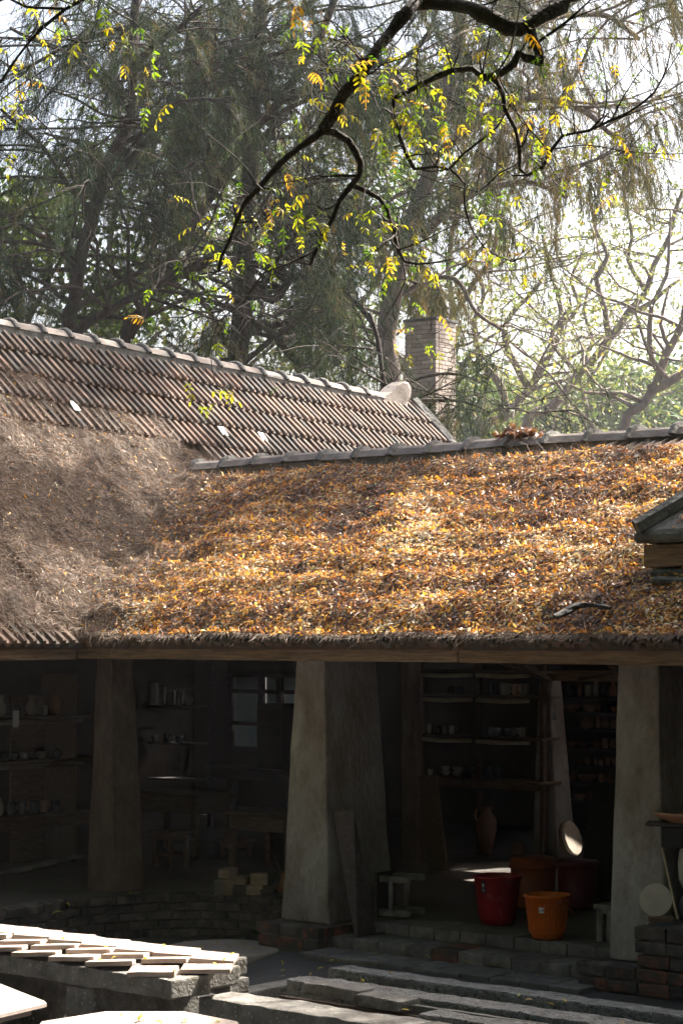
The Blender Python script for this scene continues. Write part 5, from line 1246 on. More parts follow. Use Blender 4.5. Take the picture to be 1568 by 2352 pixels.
rows = [(0, 'top', [(22, 'vase', 27, 49, M_celadon), (60, 'cup', 18, 16, M_glaze), (92, 'vase', 29, 46, M_celadon), (123, 'cup', 17, 22, M_celadon), (147, 'jar', 25, 45, M_terra)]),
        (1, 'middle', [(8, 'mug', 18, 20, M_glaze), (32, 'mug', 18, 20, M_glaze), (54, 'mug', 16, 18, M_glaze), (78, 'bowl', 30, 18, M_celadon), (116, 'bowl', 28, 16, M_celadon), (150, 'round', 26, 20, M_glaze)]),
        (2, 'bottom', [(12, 'jar', 33, 44, M_celadon), (46, 'mug', 22, 28, M_glaze), (70, 'mug', 21, 28, M_glaze), (98, 'mug', 21, 27, M_glaze), (122, 'mug', 20, 26, M_terra), (148, 'mug', 20, 24, M_glaze)])]
for i, nm, its in rows:
    for j, (u, k, w, h, m) in enumerate(its):
        p, Y = lsp(u, ZS[i] + .002)
        pot(k, '%s, %s from the left on the %s far left shelf' % ({M_glaze: 'dark glazed ', M_celadon: 'pale glazed ', M_terra: 'reddish '}[m] + CN[k], ORD[j], nm), p, w * Y / F, h * Y / F, m, 'pots on the far left rack')
bp = [atY(-30, 2012, 18.6), atY(40, 2000, 18.8), atY(90, 1990, 18.9), atY(140, 1976, 19.1), atY(186, 1966, 19.3)]
bo = thing('bamboo_pole', 'grey bamboo pole set low across the far left bay', 'pole', bp[0])
MB().tube([p - bp[0] for p in catmull(bp, .1)], [.024 + .003 * (i % 3 == 0) for i in range(len(catmull(bp, .1)))], 8).build('pole', M_conc, bo, smooth=True)
tg = atY(37, 1648, 18.9); tag(MB().box((-.035, 0, -.09), (.035, .004, .06)).build('paper_tag', M_paper, loc=tg, rot=(0, 0, THL)), 'small paper tag hanging from the top shelf at the far left', 'tag')

# shelves at the back of the left room
nS = 18.4
bsf = thing('wall_shelves', 'dark wall shelves with jars in the left room beside the window', 'shelves', SN(sOf(395, nS), nS, 0), ROTM)
wS = sOf(480, nS) - sOf(300, nS); zz = [zOf(395, v, nS) for v in (1620, 1706, 1788)]
for z in zz: link('shelf', rough_box('shelf', wS, .3, .03, .005, .003, cuts=2, seed=2), M_woodd, bsf, loc=(0, .1, z - .03))
for x in (-wS / 2, wS / 2): link('side_board', rough_box('side_board', .04, .3, 2.0, .005, .003, seed=2), M_woodd, bsf, loc=(x, .1, P_))
for i, its in enumerate([[(330, 'tall', 20, 50), (352, 'tall', 20, 50), (372, 'tall', 16, 42), (394, 'tall', 16, 32), (412, 'tall', 16, 36), (434, 'jug', 22, 34)], [(330, 'mug', 16, 16), (356, 'mug', 16, 16), (385, 'mug', 18, 18), (412, 'mug', 16, 16)]]):
    for j, (u, k, w, h) in enumerate(its):
        Y = SN(sOf(u, nS), nS).y
        pot(k, 'dark %s, %s from the left on the %s wall shelf' % (CN[k], ORD[j], ['upper', 'lower'][i]), SN(sOf(u, nS), nS, zz[i] + .002), w * Y / F, h * Y / F, M_celadon if i == 0 else M_glaze, 'pots on the wall shelves')

def table(name, label, cat, s, n, w, d, z, mat, leg=.055, apron=.12, top=.03, rz=0.0, over=.03, z0=None, stretch=None):
    z0 = P_ if z0 is None else z0
    t = thing(name, label, cat, SN(s, n, z0), ROTM + rz); H = z - z0
    link('top', rough_box('top', w, d, top, .005, .003, cuts=2, seed=int(w * 100)), mat, t, loc=(0, 0, H - top))
    if apron:
        for y in (-d / 2 + over + .012, d / 2 - over - .012): link('apron', rough_box('apron', w - 2 * over - leg * 2, .02, apron, .003, .002, seed=1), mat, t, loc=(0, y, H - top - apron))
        for x in (-w / 2 + over + .012, w / 2 - over - .012): link('apron', rough_box('apron', .02, d - 2 * over - leg * 2, apron, .003, .002, seed=2), mat, t, loc=(x, 0, H - top - apron))
    for sx in (-1, 1):
        for sy in (-1, 1): link('leg', rough_box('leg', leg, leg, H - top - .002, .004, .003, cuts=1, seed=sx + 2 * sy), mat, t, loc=(sx * (w / 2 - over - leg / 2), sy * (d / 2 - over - leg / 2), 0))
    if stretch:
        for sy in (-1, 1): link('stretcher', rough_box('stretcher', w - 2 * over - leg * 2, .03, .035, .003, .002, seed=7), mat, t, loc=(0, sy * (d / 2 - over - leg / 2), stretch))
    return t
n_ = 14.6; table('desk', 'dark wooden desk with drawers in the left room behind the left pillar', 'desk', sOf(415, n_), n_, .95, .55, zOf(415, 1818, n_), M_wood2, apron=.16)
n_ = 13.6; table('stool', 'plain wooden stool standing in front of the desk in the left room', 'stool', sOf(392, n_), n_, .30, .30, zOf(392, 1908, n_), M_wood2, leg=.04, apron=.05, stretch=.10)
n_ = 14.0; table('work_table', 'square wooden work table half hidden by the middle pillar', 'table', sOf(640, n_), n_, .80, .60, zOf(600, 1861, n_), M_wood2, leg=.06, apron=.13)
n_ = 14.6; table('stool', 'small low stool left of the work table in the left room', 'stool', sOf(540, n_), n_, .28, .28, zOf(530, 1926, n_), M_wood2, leg=.04, apron=.05)
n_ = 17.0; ct = table('counter', 'long dark counter under the window of the left room', 'counter', sOf(600, n_), n_, 1.3, .5, zOf(600, 1763, n_), M_woodd, apron=.1)
cbz = zOf(600, 1763, 16.9); cbd = thing('cabinet', 'black box cabinet standing on the counter in front of the window', 'cabinet', SN(sOf(640, 16.9), 16.9, cbz + .002), ROTM)
link('case', rough_box('case', .38, .3, zOf(640, 1616, 16.9) - cbz, .008, .002, seed=1), M_black, cbd); link('door', rough_box('door', .33, .012, (zOf(640, 1616, 16.9) - cbz) * .86, .004, .001, seed=1), M_black, cbd, loc=(0, -.157, .03))

# bricks piled on the wall top, the horn and a pot
def px_block(name, label, x0, x1, y0, y1, Y, depth, mat, rz=0, group=None):
    u0, u1 = 408 + .34 * x0, 408 + .34 * x1; v0, v1 = 1474.3 + .34 * y0, 1474.3 + .34 * y1
    w = (u1 - u0) / F * Y; h = (v1 - v0) / F * Y; c = atY((u0 + u1) / 2, v1, Y)
    o = link(name, rough_box(name, w, depth, h, .008, .004, cuts=1, segs=2, seed=int(x0), chips=.006), mat, loc=(c.x, c.y + depth / 2, c.z), rot=(0, 0, rz))
    return tag(o, label, 'brick', group)
M_firebrick = surf('fire brick', [(0.3, (.30, .21, .15)), (0.6, (.42, .32, .24)), (0.8, (.50, .41, .32))], 8, rand=.25, dirt=(.16, .12, .09), dscale=6, bump=.5)
yb = 17.35; G_ = 'bricks piled on the retaining wall'
for lab, a, b, c, d, dep, m, rz in (('upright grey brick at the left end of the little pile', 240, 298, 1602, 1716, .12, M_conc, .1), ('upright tan brick, second in the bottom row of the pile', 299, 382, 1606, 1716, .11, M_firebrick, .05),
        ('grey brown brick, third in the bottom row of the pile', 368, 460, 1648, 1716, .2, M_brickred, .0), ('tan brick, last in the bottom row of the pile', 460, 590, 1648, 1718, .11, M_firebrick, -.25),
        ('tan brick with a blackened side on top left of the pile', 292, 380, 1542, 1604, .22, M_firebrick, -.25), ('half hidden dark sided brick in the middle of the pile', 385, 480, 1592, 1646, .16, M_firebrick, -.3), ('rough tan brick on top right of the pile', 487, 606, 1568, 1646, .11, M_firebrick, .05)):
    px_block('fire_brick', lab, a, b, c, d, yb, dep, m, rz, G_)
hp_ = [(408 + .34 * x, 1474.3 + .34 * y) for x, y in ((560, 1704), (610, 1690), (655, 1650), (680, 1600), (686, 1550), (672, 1505), (640, 1476))]
hpt = catmull([atY(u, v, 17.2) for u, v in hp_], .02); hno = thing('buffalo_horn', 'dark curved buffalo horn standing beside the little brick pile', 'horn', hpt[0])
MB().tube([p - hpt[0] for p in hpt], lerp_r(len(hpt), .034, .006), 10, rough=.03).build('horn', M_horn, hno, smooth=True)
pot('jar', 'terracotta jar peeping out beside the left edge of the middle pillar', atZ(652, 2054, P_) + Vector((0, .1, .002)), .15, .17, M_terra)

# ------------------------------------------------------------------ right room
n_ = 16.35; rk = thing('mug_shelves', 'open timber shelves of mugs at the back of the right room', 'shelves', SN(sOf(1095, n_), n_, 0), ROTM)
sa, sb, sm_ = sOf(955, n_), sOf(1248, n_), sOf(1095, n_); zs = [zOf(1095, v, n_) for v in (1540, 1597, 1691, 1790)]
for i, z in enumerate(zs):
    if i < 3:
        link('shelf', rough_box('shelf', sb - sa, .30, .022, .004, .004, cuts=6, seed=20 + i), M_wood2, rk, loc=((sa + sb) / 2 - sm_, .12, z - .022))
        for a, b in ((sa + .03, sm_ - .03), (sm_ + .03, sb - .14)):
            MB().tube([(a - sm_, -.045, z - .045), ((a + b) / 2 - sm_, -.045, z - .056), (b - sm_, -.045, z - .045)], [.022, .024, .02], 7, rough=.1).build('bamboo_edge', M_bamboo, rk, smooth=True)
    else:
        x = sa + .08
        while x < sb - .02:
            w = random.uniform(.12, .19); link('plank', rough_box('plank', w - .012, .36, .03, .004, .003, seed=int(x * 100)), M_wood2, rk, loc=(x + w / 2 - sm_, .10, z - .03 + random.uniform(-.006, .008)), rot=(0, 0, random.uniform(-.04, .04))); x += w
        link('rail', rough_box('rail', sb - sa - .1, .05, .05, .004, .003, cuts=3, seed=2), M_wood2, rk, loc=((sa + sb) / 2 - sm_, -.0, z - .085))
for u, z1 in ((1093, zs[0] + .2), (1240, zs[0] + .2), (962, zs[0] + .2)): link('upright', rough_box('upright', .045, .06, z1 - P_, .004, .003, cuts=2, seed=u), M_wood2, rk, loc=(sOf(u, n_) - sm_, .05, P_))
def ux(x): return 909.7 + .4202 * x
def vy(y): return 1474.3 + .4202 * y
its = [(1, 'upper', [(300, 'mug', 36, 40, M_glaze), (345, 'mug', 30, 38, M_glaze), (520, 'mug', 36, 60, M_glaze), (595, 'mug', 52, 66, M_celadon), (655, 'mug', 46, 62, M_terra), (702, 'mug', 50, 64, M_celadon)]),
       (2, 'middle', [(142, 'mug', 26, 50, M_celadon), (180, 'mug', 28, 50, M_celadon), (232, 'mug', 34, 40, M_glaze), (265, 'mug', 36, 46, M_celadon), (302, 'mug', 34, 46, M_celadon), (515, 'mug', 40, 46, M_glaze), (556, 'mug', 32, 44, M_glaze), (600, 'mug', 36, 42, M_glaze), (642, 'mug', 40, 48, M_glaze), (690, 'mug', 34, 50, M_celadon)]),
       (3, 'lowest', [(186, 'cup', 32, 34, M_celadon), (270, 'stack', 50, 54, M_celadon), (336, 'stack', 64, 52, M_celadon), (414, 'stack', 46, 60, M_glaze), (505, 'tall', 30, 66, M_glaze), (552, 'tall', 40, 76, M_glaze)])]
for i, nm, L_ in its:
    for j, (x, k, w, h, m) in enumerate(L_):
        u = ux(x); nn_ = n_ + .12; Y = SN(sOf(u, nn_), nn_).y
        pot(k, '%s, %s from the left on the %s mug shelf' % ({M_glaze: 'dark glazed ', M_celadon: 'pale glazed ', M_terra: 'reddish brown '}[m] + CN[k], ORD[j], nm), SN(sOf(u, nn_), nn_, zs[i] + .004), w * .4202 * Y / F, h * .4202 * Y / F, m, 'pottery on the mug shelves', rz=random.choice((-.5, -.2, 2.6)))
n2 = 18.5; rk2 = thing('pot_shelves', 'close set shelves of terracotta pots at the back right', 'shelves', SN(sOf(1350, n2), n2, 0), ROTM)
vv2 = [300, 385, 478, 585, 680, 770, 870]
for i, y in enumerate(vv2): link('shelf', rough_box('shelf', sOf(1450, n2) - sOf(1255, n2), .34, .024, .004, .004, cuts=3, seed=40 + i), M_woodd, rk2, loc=(0, .12, zOf(1350, vy(y), n2) - .024))
for u in (1258, 1448): link('upright', rough_box('upright', .05, .3, 2.0, .004, .003, seed=u), M_woodd, rk2, loc=(sOf(u, n2) - sOf(1350, n2), .12, P_))
L2 = [[(940, 'round', 76, 62, M_glaze), (1000, 'vase', 30, 70, M_terra), (1042, 'tall', 42, 62, M_celadon), (1086, 'jar', 38, 84, M_celadon), (1130, 'jug', 34, 66, M_glaze), (1180, 'vase', 52, 84, M_terra)],
      [(955, 'bowl', 92, 38, M_terra), (1052, 'bowl', 84, 46, M_terra), (1105, 'jug', 34, 46, M_terra), (1142, 'cup', 42, 36, M_glaze), (1188, 'bowl', 46, 30, M_terra)],
      [(1040, 'round', 82, 66, M_terra), (1096, 'jug', 40, 64, M_terra), (1140, 'jar', 52, 66, M_terra), (1182, 'vase', 40, 58, M_terra)],
      [(955, 'bowl', 56, 36, M_terra), (1016, 'bowl', 64, 32, M_terra), (1090, 'bowl', 64, 36, M_terra), (1134, 'tall', 32, 56, M_terra), (1176, 'jug', 42, 50, M_terra)],
      [(996, 'mug', 36, 36, M_terra), (1048, 'mug', 38, 44, M_terra), (1083, 'jar', 27, 36, M_terra), (1115, 'jar', 32, 36, M_terra), (1149, 'cup', 37, 46, M_terra), (1186, 'cup', 34, 44, M_terra)],
      [(960, 'vase', 32, 58, M_terra), (1040, 'bowl', 112, 42, M_terra), (1118, 'round', 42, 50, M_terra), (1160, 'jug', 38, 42, M_terra)], [(1000, 'bowl', 74, 36, M_terra), (1048, 'cup', 32, 50, M_terra)]]
SHN = ['topmost', 'second', 'third', 'fourth', 'fifth', 'sixth', 'lowest']
for i, L_ in enumerate(L2):
    for j, (x, k, w, h, m) in enumerate(L_):
        u = ux(x); Y = SN(sOf(u, n2), n2).y
        pot(k, '%s%s, %s from the left on the %s pot shelf' % ({M_glaze: 'dark glazed ', M_celadon: 'grey glazed ', M_terra: 'terracotta '}[m], CN[k], ORD[j], SHN[i]), SN(sOf(u, n2), n2 + .02, zOf(u, vy(vv2[i]), n2) + .003), w * .4202 * Y / F, h * .4202 * Y / F, m, 'pottery on the pot shelves', rz=random.choice((3.0, 2.5, -.3)))

def leaning_board(name, label, cat, pts_b, pts_t, th, mat, slats=0):
    """a board given by its two bottom and two top corners"""
    b0, b1 = map(Vector, pts_b); t0, t1 = map(Vector, pts_t); nv = (b1 - b0).cross(t0 - b0).normalized() * th
    o = thing(name, label, cat, (b0 + b1) / 2); c = o.location.copy()
    vs = [b0, b1, t1, t0]; vs = [v - c for v in vs] + [v - c - nv for v in vs]
    me = MB().add(vs, [(0, 1, 2, 3), (7, 6, 5, 4), (0, 4, 5, 1), (1, 5, 6, 2), (2, 6, 7, 3), (3, 7, 4, 0)]).mesh('board'); bevel_mesh(me, .004); link('board', me, mat, o)
    for k in range(slats):
        f = (k + .5) / slats; p0 = b0.lerp(b1, f); p1 = t0.lerp(t1, f)
        o2 = wbox('batten', p0 - c + nv * .3, p1 - c + nv * .3, .012, .012, mat, o, cuts=0)
    return o
leaning_board('plank', 'long scuffed dark plank leaning against the middle pillar', 'plank', (atZ(820, 2152, .275), atZ(865, 2146, .275)), (atY(770, 1863, 15.74), atY(813, 1861, 15.62)), .03, M_woodd)
link('cleat', rough_box('cleat', .05, .04, .07, .006, .003, seed=2), M_woodd, bpy.data.objects['plank'], loc=(-.155, -.0, .75)).rotation_euler = (0, .18, 0)
leaning_board('plank', 'pale plank leaning beside the mug shelves in the right room', 'plank', (atY(984, 2002, 19.1), atY(1026, 1999, 18.95)), (atY(960, 1782, 19.5), atY(1000, 1780, 19.35)), .03, M_wood2)
leaning_board('board', 'tall black ribbed board leaning behind the right pillar', 'board', (atY(1326, 2060, 17.2), atY(1402, 2068, 17.0)), (atY(1360, 1796, 17.9), atY(1416, 1797, 17.7)), .03, M_black, 5)

def lathe_thing(name, label, cat, loc, prof, mat, part='body', seg=40, rz=0):
    t = thing(name, label, cat, loc, rz); MB().lathe(prof, seg).build(part, mat, t, smooth=True); return t
def bucket(name, label, loc, rt, rb_, h, mat, rim=.012, rz=0, ribs=0):
    t = thing(name, label, 'bucket', loc, rz)
    fr = rb_ * .86
    prof = [(fr, 0), (fr + .004, .03), (rb_ * .96, .034), (rb_, .045), (rt, h - .02), (rt + rim, h - .018), (rt + rim + .003, h - .008), (rt + rim, h), (rt - .002, h), (rt - .008, h - .012), (rb_ - .006, .05), (0, .045)]
    MB().lathe(prof, 44).build('body', mat, t, smooth=True)
    me = t.children[0].data
    for p in me.polygons: p.use_smooth = True
    return t
rd = bucket('bucket', 'deep red plastic bucket with a black sticker on the right room floor', atZ(1142, 2122, P_) + Vector((0, .0, 0)), .172, .135, .355, M_red, rz=0)
def on_cone(rt, rb_, h, ang, z): r = rb_ + (rt - rb_) * (z - .045) / (h - .065) + .0025; return Vector((r * math.cos(ang), r * math.sin(ang), z))
def sticker(par, name, rt, rb_, h, a0, a1, z0, z1, mat, off=.0, K=6):
    vs = []; fs = []
    for i in range(K + 1):
        a = a0 + (a1 - a0) * i / K
        for z in (z0, z1):
            p = on_cone(rt + off, rb_ + off, h, a, z); vs.append(p)
    for i in range(K): fs.append((2*i, 2*i+2, 2*i+3, 2*i+1))
    return MB().add(vs, fs).build(name, mat, par)
aS = math.radians(-90 - 42)
stk = sticker(rd, 'sticker', .172, .135, .355, aS - .12, aS + .12, .235, .325, M_ink)
# pale crest and lines of print on the sticker
def cone_poly(par, name, rt, rb_, h, a0, z0, pts, mat, off=.0015):
    vs = []
    for x, z in pts:
        r = rb_ + (rt - rb_) * (z0 + z - .045) / (h - .065) + .0025 + off; a = a0 + x / r; vs.append((r * math.cos(a), r * math.sin(a), z0 + z))
    return MB().add(vs, [tuple(range(len(vs)))]).build(name, mat, par)
M_print = surf('grey print', [(0.3, (.45, .45, .45)), (0.7, (.55, .55, .55))], 5, bump=0)
cone_poly(stk, 'crest', .172, .135, .355, aS, .292, [(0, -.016), (.009, -.006), (.011, .006), (.016, .011), (.006, .010), (.004, .015), (-.004, .015), (-.006, .010), (-.016, .011), (-.011, .006), (-.009, -.006)], M_print)
for q, (zq, wq) in enumerate(((.266, .013), (.258, .010), (.252, .012))):
    cone_poly(stk, 'print_line', .172, .135, .355, aS, zq, [(-wq, -.0012), (wq, -.0012), (wq, .0012), (-wq, .0012)], M_print)
og = bucket('bucket', 'bright orange plastic bucket with a white label at the edge of the right room', atZ(1256, 2155, P_) + Vector((0, .0, 0)), .152, .124, .305, M_orange)
for k in range(24):
    a = k / 24 * 2 * math.pi
    q0 = on_cone(.152, .124, .305, a, .05); q1 = on_cone(.152, .124, .305, a, .28); MB().tube([q0, q1], [.0022, .0022], 4).build('rib', M_orange, og)
aL = math.radians(-90 - 21)
lb = sticker(og, 'paper_label', .152, .124, .305, aL - .135, aL + .135, .188, .228, M_paper, .001)
try:
    for iC, chx in enumerate('215A'):
        cu_ = bpy.data.curves.new('lettering', 'FONT'); cu_.body = chx; cu_.size = .020; cu_.align_x = 'CENTER'; cu_.extrude = .0002
        tmp = bpy.data.objects.new('lettering', cu_); COL.objects.link(tmp)
        dg = bpy.context.evaluated_depsgraph_get(); me = bpy.data.meshes.new_from_object(tmp.evaluated_get(dg)); bpy.data.objects.remove(tmp)
        a = aL + (iC - 1.5) * .058; p = on_cone(.152 + .0035, .124 + .0035, .305, a, .200)
        lo = link('lettering', me, M_ink, lb, loc=p); lo.rotation_euler = (math.pi / 2, 0, a + math.pi / 2)
except Exception as e: print('text', e)
hA = math.radians(-50); h0 = on_cone(.162, .134, .305, math.radians(-62), .275); h1 = on_cone(.162, .134, .305, math.radians(118), .275)
hpts = []
for k in range(17):
    f = k / 16; a = math.radians(-62 + 180 * f); rr_ = .172
    hpts.append(Vector((rr_ * math.cos(a) * (1 + .05 * math.sin(f * math.pi)), rr_ * math.sin(a), .275 - .12 * math.sin(f * math.pi))))
MB().tube(hpts, [.008] * 17, 7).build('handle', M_orange2, og, smooth=True)
for p in (hpts[0], hpts[-1]): MB().lathe([(.014, -.012), (.016, 0), (.014, .012)], 10, c=p).build('handle_lug', M_orange2, og)
tb = lathe_thing('lidded_tub', 'dull orange lidded tub behind the red and orange buckets', 'tub', atZ(1224, 2082, P_), [(.15, 0), (.16, .02), (.178, .31), (.0, .31)], M_orange2)
MB().lathe([(.186, .30), (.193, .305), (.193, .34), (.182, .35), (.178, .375), (.15, .385), (.06, .388), (0, .388)], 40).build('lid', M_orange2, tb, smooth=True)
dr = lathe_thing('drum', 'dark red lidded drum standing right of the orange tub', 'drum', atZ(1325, 2085, P_), [(.13, 0), (.14, .02), (.158, .33), (.0, .33)], M_maroon)
MB().lathe([(.166, .32), (.172, .325), (.172, .35), (.16, .365), (0, .37)], 40).build('lid', M_maroon, dr, smooth=True)
am = lathe_thing('amphora', 'tall brown amphora with one handle standing under the mug shelves', 'vase', atZ(1117, 1962, P_), [(.045, 0), (.05, .03), (.07, .1), (.10, .24), (.098, .33), (.06, .39), (.045, .41), (.062, .45), (.05, .45), (.035, .40), (0, .36)], M_terra, seg=24)
MB().tube([(-.05, 0, .43), (-.10, 0, .42), (-.11, 0, .36), (-.09, 0, .31)], [.012] * 4, 7).build('handle', M_terra, am, smooth=True)
pot('round', 'small round terracotta pot on the floor right of the amphora', atZ(1190, 1967, P_), .14, .13, M_terra)
def disc(name, label, cat, c, r, th, nrm_, mat, seg=28, jit=0.0):
    t = thing(name, label, cat, c); z = Vector(nrm_).normalized(); R = z.to_track_quat('Z', 'Y').to_euler()
    mb = MB().lathe([(r * .97, -th / 2), (r, -th * .3), (r, th * .3), (r * .97, th / 2)], seg); mb.v = [(x * (1 + random.uniform(-jit, jit)), y * (1 + random.uniform(-jit, jit)), z_) for x, y, z_ in mb.v]
    o = mb.build('disc', mat, t); o.rotation_euler = R; return t
disc('grindstone', 'pale round stone slab leaning on the slender inner pillar', 'stone', atY(1313, 1926, 19.9), .165, .035, (.80, -.52, .28), M_stone, 12, .02)
disc('grindstone', 'second darker round slab right behind the pale stone slab', 'stone', atY(1304, 1925, 20.05), .16, .03, (.80, -.52, .22), M_wood2, 14, .02)
# a stool lying on its side
so = thing('stool', 'old wooden stool lying on its side just inside the right room', 'stool', atZ(884, 2108, P_) + Vector((-.0, .12, .165)), 0)
so.rotation_euler = Matrix.Rotation(math.radians(-28), 4, 'Z').to_euler()
link('seat', rough_box('seat', .03, .32, .33, .005, .003, seed=3), M_woodd, so, loc=(0, 0, -.165))
for y, z in ((-.12, -.125), (-.12, .125), (.12, -.125), (.12, .125)):
    l_ = link('leg', rough_box('leg', .26, .05, .05, .006, .004, cuts=1, seed=int(100 * z + y)), M_conc, so, loc=(.145, y, z - .025)); l_.rotation_euler = (0, 0, (.12 if y > 0 else -.12))
for y in (-.13, .13): link('stretcher', rough_box('stretcher', .035, .03, .24, .004, .003, seed=2), M_conc, so, loc=(.12, y, -.12))
n_ = 12.25; table('stool', 'narrow grey stool half hidden by the left side of the right pillar', 'stool', sOf(1404, n_), n_, .17, .2, zOf(1394, 2076, n_), M_conc, leg=.05, apron=.03, over=.015)
# marks on the right pillar
def pfront(u, v):                            # point on the front face of the right pillar
    n = 11.74
    for _ in range(4):
        z = zOf(u, v, n); n = 11.70 + .08 * (z - .335) / (2.50 - .335) - .012
    return SN(sOf(u, n), n, z)
mk = catmull([pfront(u, v) for u, v in ((1470, 1662), (1468, 1672), (1464, 1684), (1470, 1692), (1478, 1692), (1487, 1690), (1491, 1678), (1490, 1672), (1480, 1668), (1477, 1661))], .01)
wo = thing('wire_loop', 'thin pale wire loop hanging on the right pillar', 'wire', mk[0]); MB().tube([p - mk[0] for p in mk], [.0022] * len(mk), 5).build('wire', M_bamboo, wo)
nt_ = 16.53; tag(MB().box((0, 0, 0), (.055, .003, .13)).build('paper_notice', M_print, loc=SN(sOf(1271, nt_), nt_ - .02, zOf(1275, 1654, nt_)), rot=(0, 0, ROTM)), 'small grey printed notice on the slender inner pillar', 'notice')

# things on the brick stack at the right edge
ZT = .62; YS = 13.75
stk0 = atY(1600, 1467, YS)
pot('round', 'dark pot at the bottom of the stack at the right edge', (stk0.x, YS, ZT), .26, .21, M_glaze)
wv = pot('jar', 'big whitish glazed vessel standing on the dark pot at the right edge', (stk0.x, YS, ZT + .20), .245, .36, M_white)
tag(link('brick_pad', rough_box('brick_pad', .30, .2, .06, .01, .004, segs=2, seed=4), M_brickred, loc=(stk0.x, YS, ZT + .5605), rot=(0, 0, ROTM)), 'dark brick laid on the whitish vessel', 'brick')
bx0 = thing('box_table', 'blackened box with a board top that carries the clay dish', 'box', (stk0.x, YS + .05, 0), ROTM + .5)
zT = ZC - (1889 - V0) / F * YS
link('board_top', rough_box('board_top', .62, .40, .022, .006, .005, cuts=3, seed=8), M_woodd, bx0, loc=(0, 0, zT - .022)); link('case', rough_box('case', .48, .34, .135, .006, .004, cuts=2, seed=9), M_black, bx0, loc=(.03, 0, zT - .16)); link('leg', rough_box('leg', .06, .06, zT - .16 - ZT, .005, .003, seed=3), M_black, bx0, loc=(.1, .22, ZT))
tag(MB().lathe([(.16, 0), (.17, .003), (.235, .04), (.265, .065), (.26, .068), (.22, .04), (.15, .015), (0, .012)], 40).build('clay_dish', M_terra, smooth=True, loc=(stk0.x - .02, YS, zT + .002)), 'wide shallow terracotta dish on the board at the right edge', 'dish')
disc('clay_bat', 'round pale clay disc leaning on the right pillar above the brick stack', 'disc', atY(1506, 2068, 13.62) + Vector((0, 0, .0)), .105, .018, (-.25, -1, .22), M_stone, 40)
stt = [atY(1520, 1948, 13.6), atY(1538, 2030, 13.55), atY(1556, 2112, 13.45)]; sk = thing('stick', 'thin bamboo stick leaning beside the pale clay disc', 'stick', stt[2]); MB().tube([p - stt[2] for p in stt], [.008, .0085, .009], 7).build('stick', M_bamboo, sk)
pz = atY(1518, 2114, 13.42); tag(link('wood_offcut', rough_box('wood_offcut', .16, .06, .03, .004, .003, seed=4), M_wood2, loc=pz + Vector((0, 0, -.01)), rot=(0, 0, .1)), 'short wood offcut lying on the brick stack under the stick', 'wood')

# ------------------------------------------------------------------ round cover in the court
rc = thing('round_cover', 'low round cement cover in front of the curved brick wall', 'cover', (-.88, 15.8, 0))
MB().lathe([(.40, -.03), (.43, .0), (.437, .10), (.435, .135), (.42, .155), (.395, .16), (.39, .157), (.384, .16), (.2, .163), (0, .163)], 56).build('cover', M_slab, rc, smooth=True)

# ------------------------------------------------------------------ benches, beams and tiles in the foreground
def beam(name, label, s0, s1, n0, n1, ztop, h, mat, seed, jit=.010, bev=.014, cat='beam', rz=0.0, chips=.012, tilt=0.0):
    L = s1 - s0; o = link(name, rough_box(name, L, n1 - n0, h, bev, jit, cuts=int(L / .07), segs=2, seed=seed, chips=chips), mat, loc=SN((s0 + s1) / 2, (n0 + n1) / 2, ztop - h), rot=(0, tilt, ROTM + rz))
    return tag(o, label, cat) if label else o
bt = thing('tile_bench', 'weathered concrete bench carrying rows of pale tiles at the lower left', 'bench')
ZB = .55
for s1_, n0_, n1_, sd in ((-8.50, 8.25, 8.56, 1), (-8.60, 8.62, 8.90, 2), (-8.80, 8.95, 9.17, 3)):
    o = beam('concrete_plank', None, -13.2, s1_, n0_, n1_, ZB, .11, M_conc, sd); o.parent = bt
o = beam('concrete_plank', None, -13.2, -8.76, 8.97, 9.15, ZB - .115, .09, M_conc, 7); o.parent = bt
for s_c in (-9.55, -10.5): o = link('leg', rough_box('leg', .24, .88, .46, .012, .008, cuts=2, seed=int(-s_c * 10)), M_conc, bt, loc=SN(s_c + .25, 8.72, -.03), rot=(0, 0, ROTM))
def c6(x, y): return .4001 * x, 2007.5 + .4001 * y
TG = 'pale tiles drying on the concrete bench'
def drying(x0, x1, y, dep, label, pitch=0.0, roll=.07, lift=0.0, th=.028):
    u0, v = c6(x0, y); u1, _ = c6(x1, y); um = (u0 + u1) / 2
    z = ZB + .006 + lift; c = atZ(um, v, z); w = (u1 - u0) / F * c.y
    o = link('drying_tile', rough_box('drying_tile', w, dep, th, .006, .004, cuts=2, segs=2, seed=int(x0 + y), chips=.005), M_bisque, loc=(c.x, c.y + dep / 2, z + w / 2 * math.sin(roll) * .6), rot=(pitch, roll, random.uniform(-.05, .03) - .03))
    tag(o, label, 'tile', TG)
for i, (a, b, y) in enumerate(((-130, 145, 364), (75, 325, 388), (275, 520, 414), (462, 720, 442), (666, 910, 470), (878, 1128, 492), (1095, 1350, 526))):
    drying(a, b, y, .30, 'pale tile, %s from the left in the back row on the bench' % ORD[i])
for i, (a, b, y) in enumerate(((-110, 40, 386), (-5, 240, 420), (175, 435, 446), (382, 642, 470), (585, 833, 500), (813, 1077, 526))):
    drying(a, b, y, .22, 'pale tile, %s from the left in the second row on the bench' % ORD[i], pitch=-.10, roll=-.02, lift=.012)
for i, (a, b, y) in enumerate(((-60, 128, 456), (63, 325, 486), (283, 548, 512), (488, 760, 540))):
    drying(a, b, y, .22, 'pale tile, %s from the left in the third row on the bench' % ORD[i], pitch=-.09, roll=-.02, lift=.012)
drying(732, 1005, 594, .24, 'pale tile lying flat at the front end of the bench', 0, .0); drying(1036, 1325, 578, .22, 'pale tile with broken corners lying flat at the right end of the bench', 0, .0)

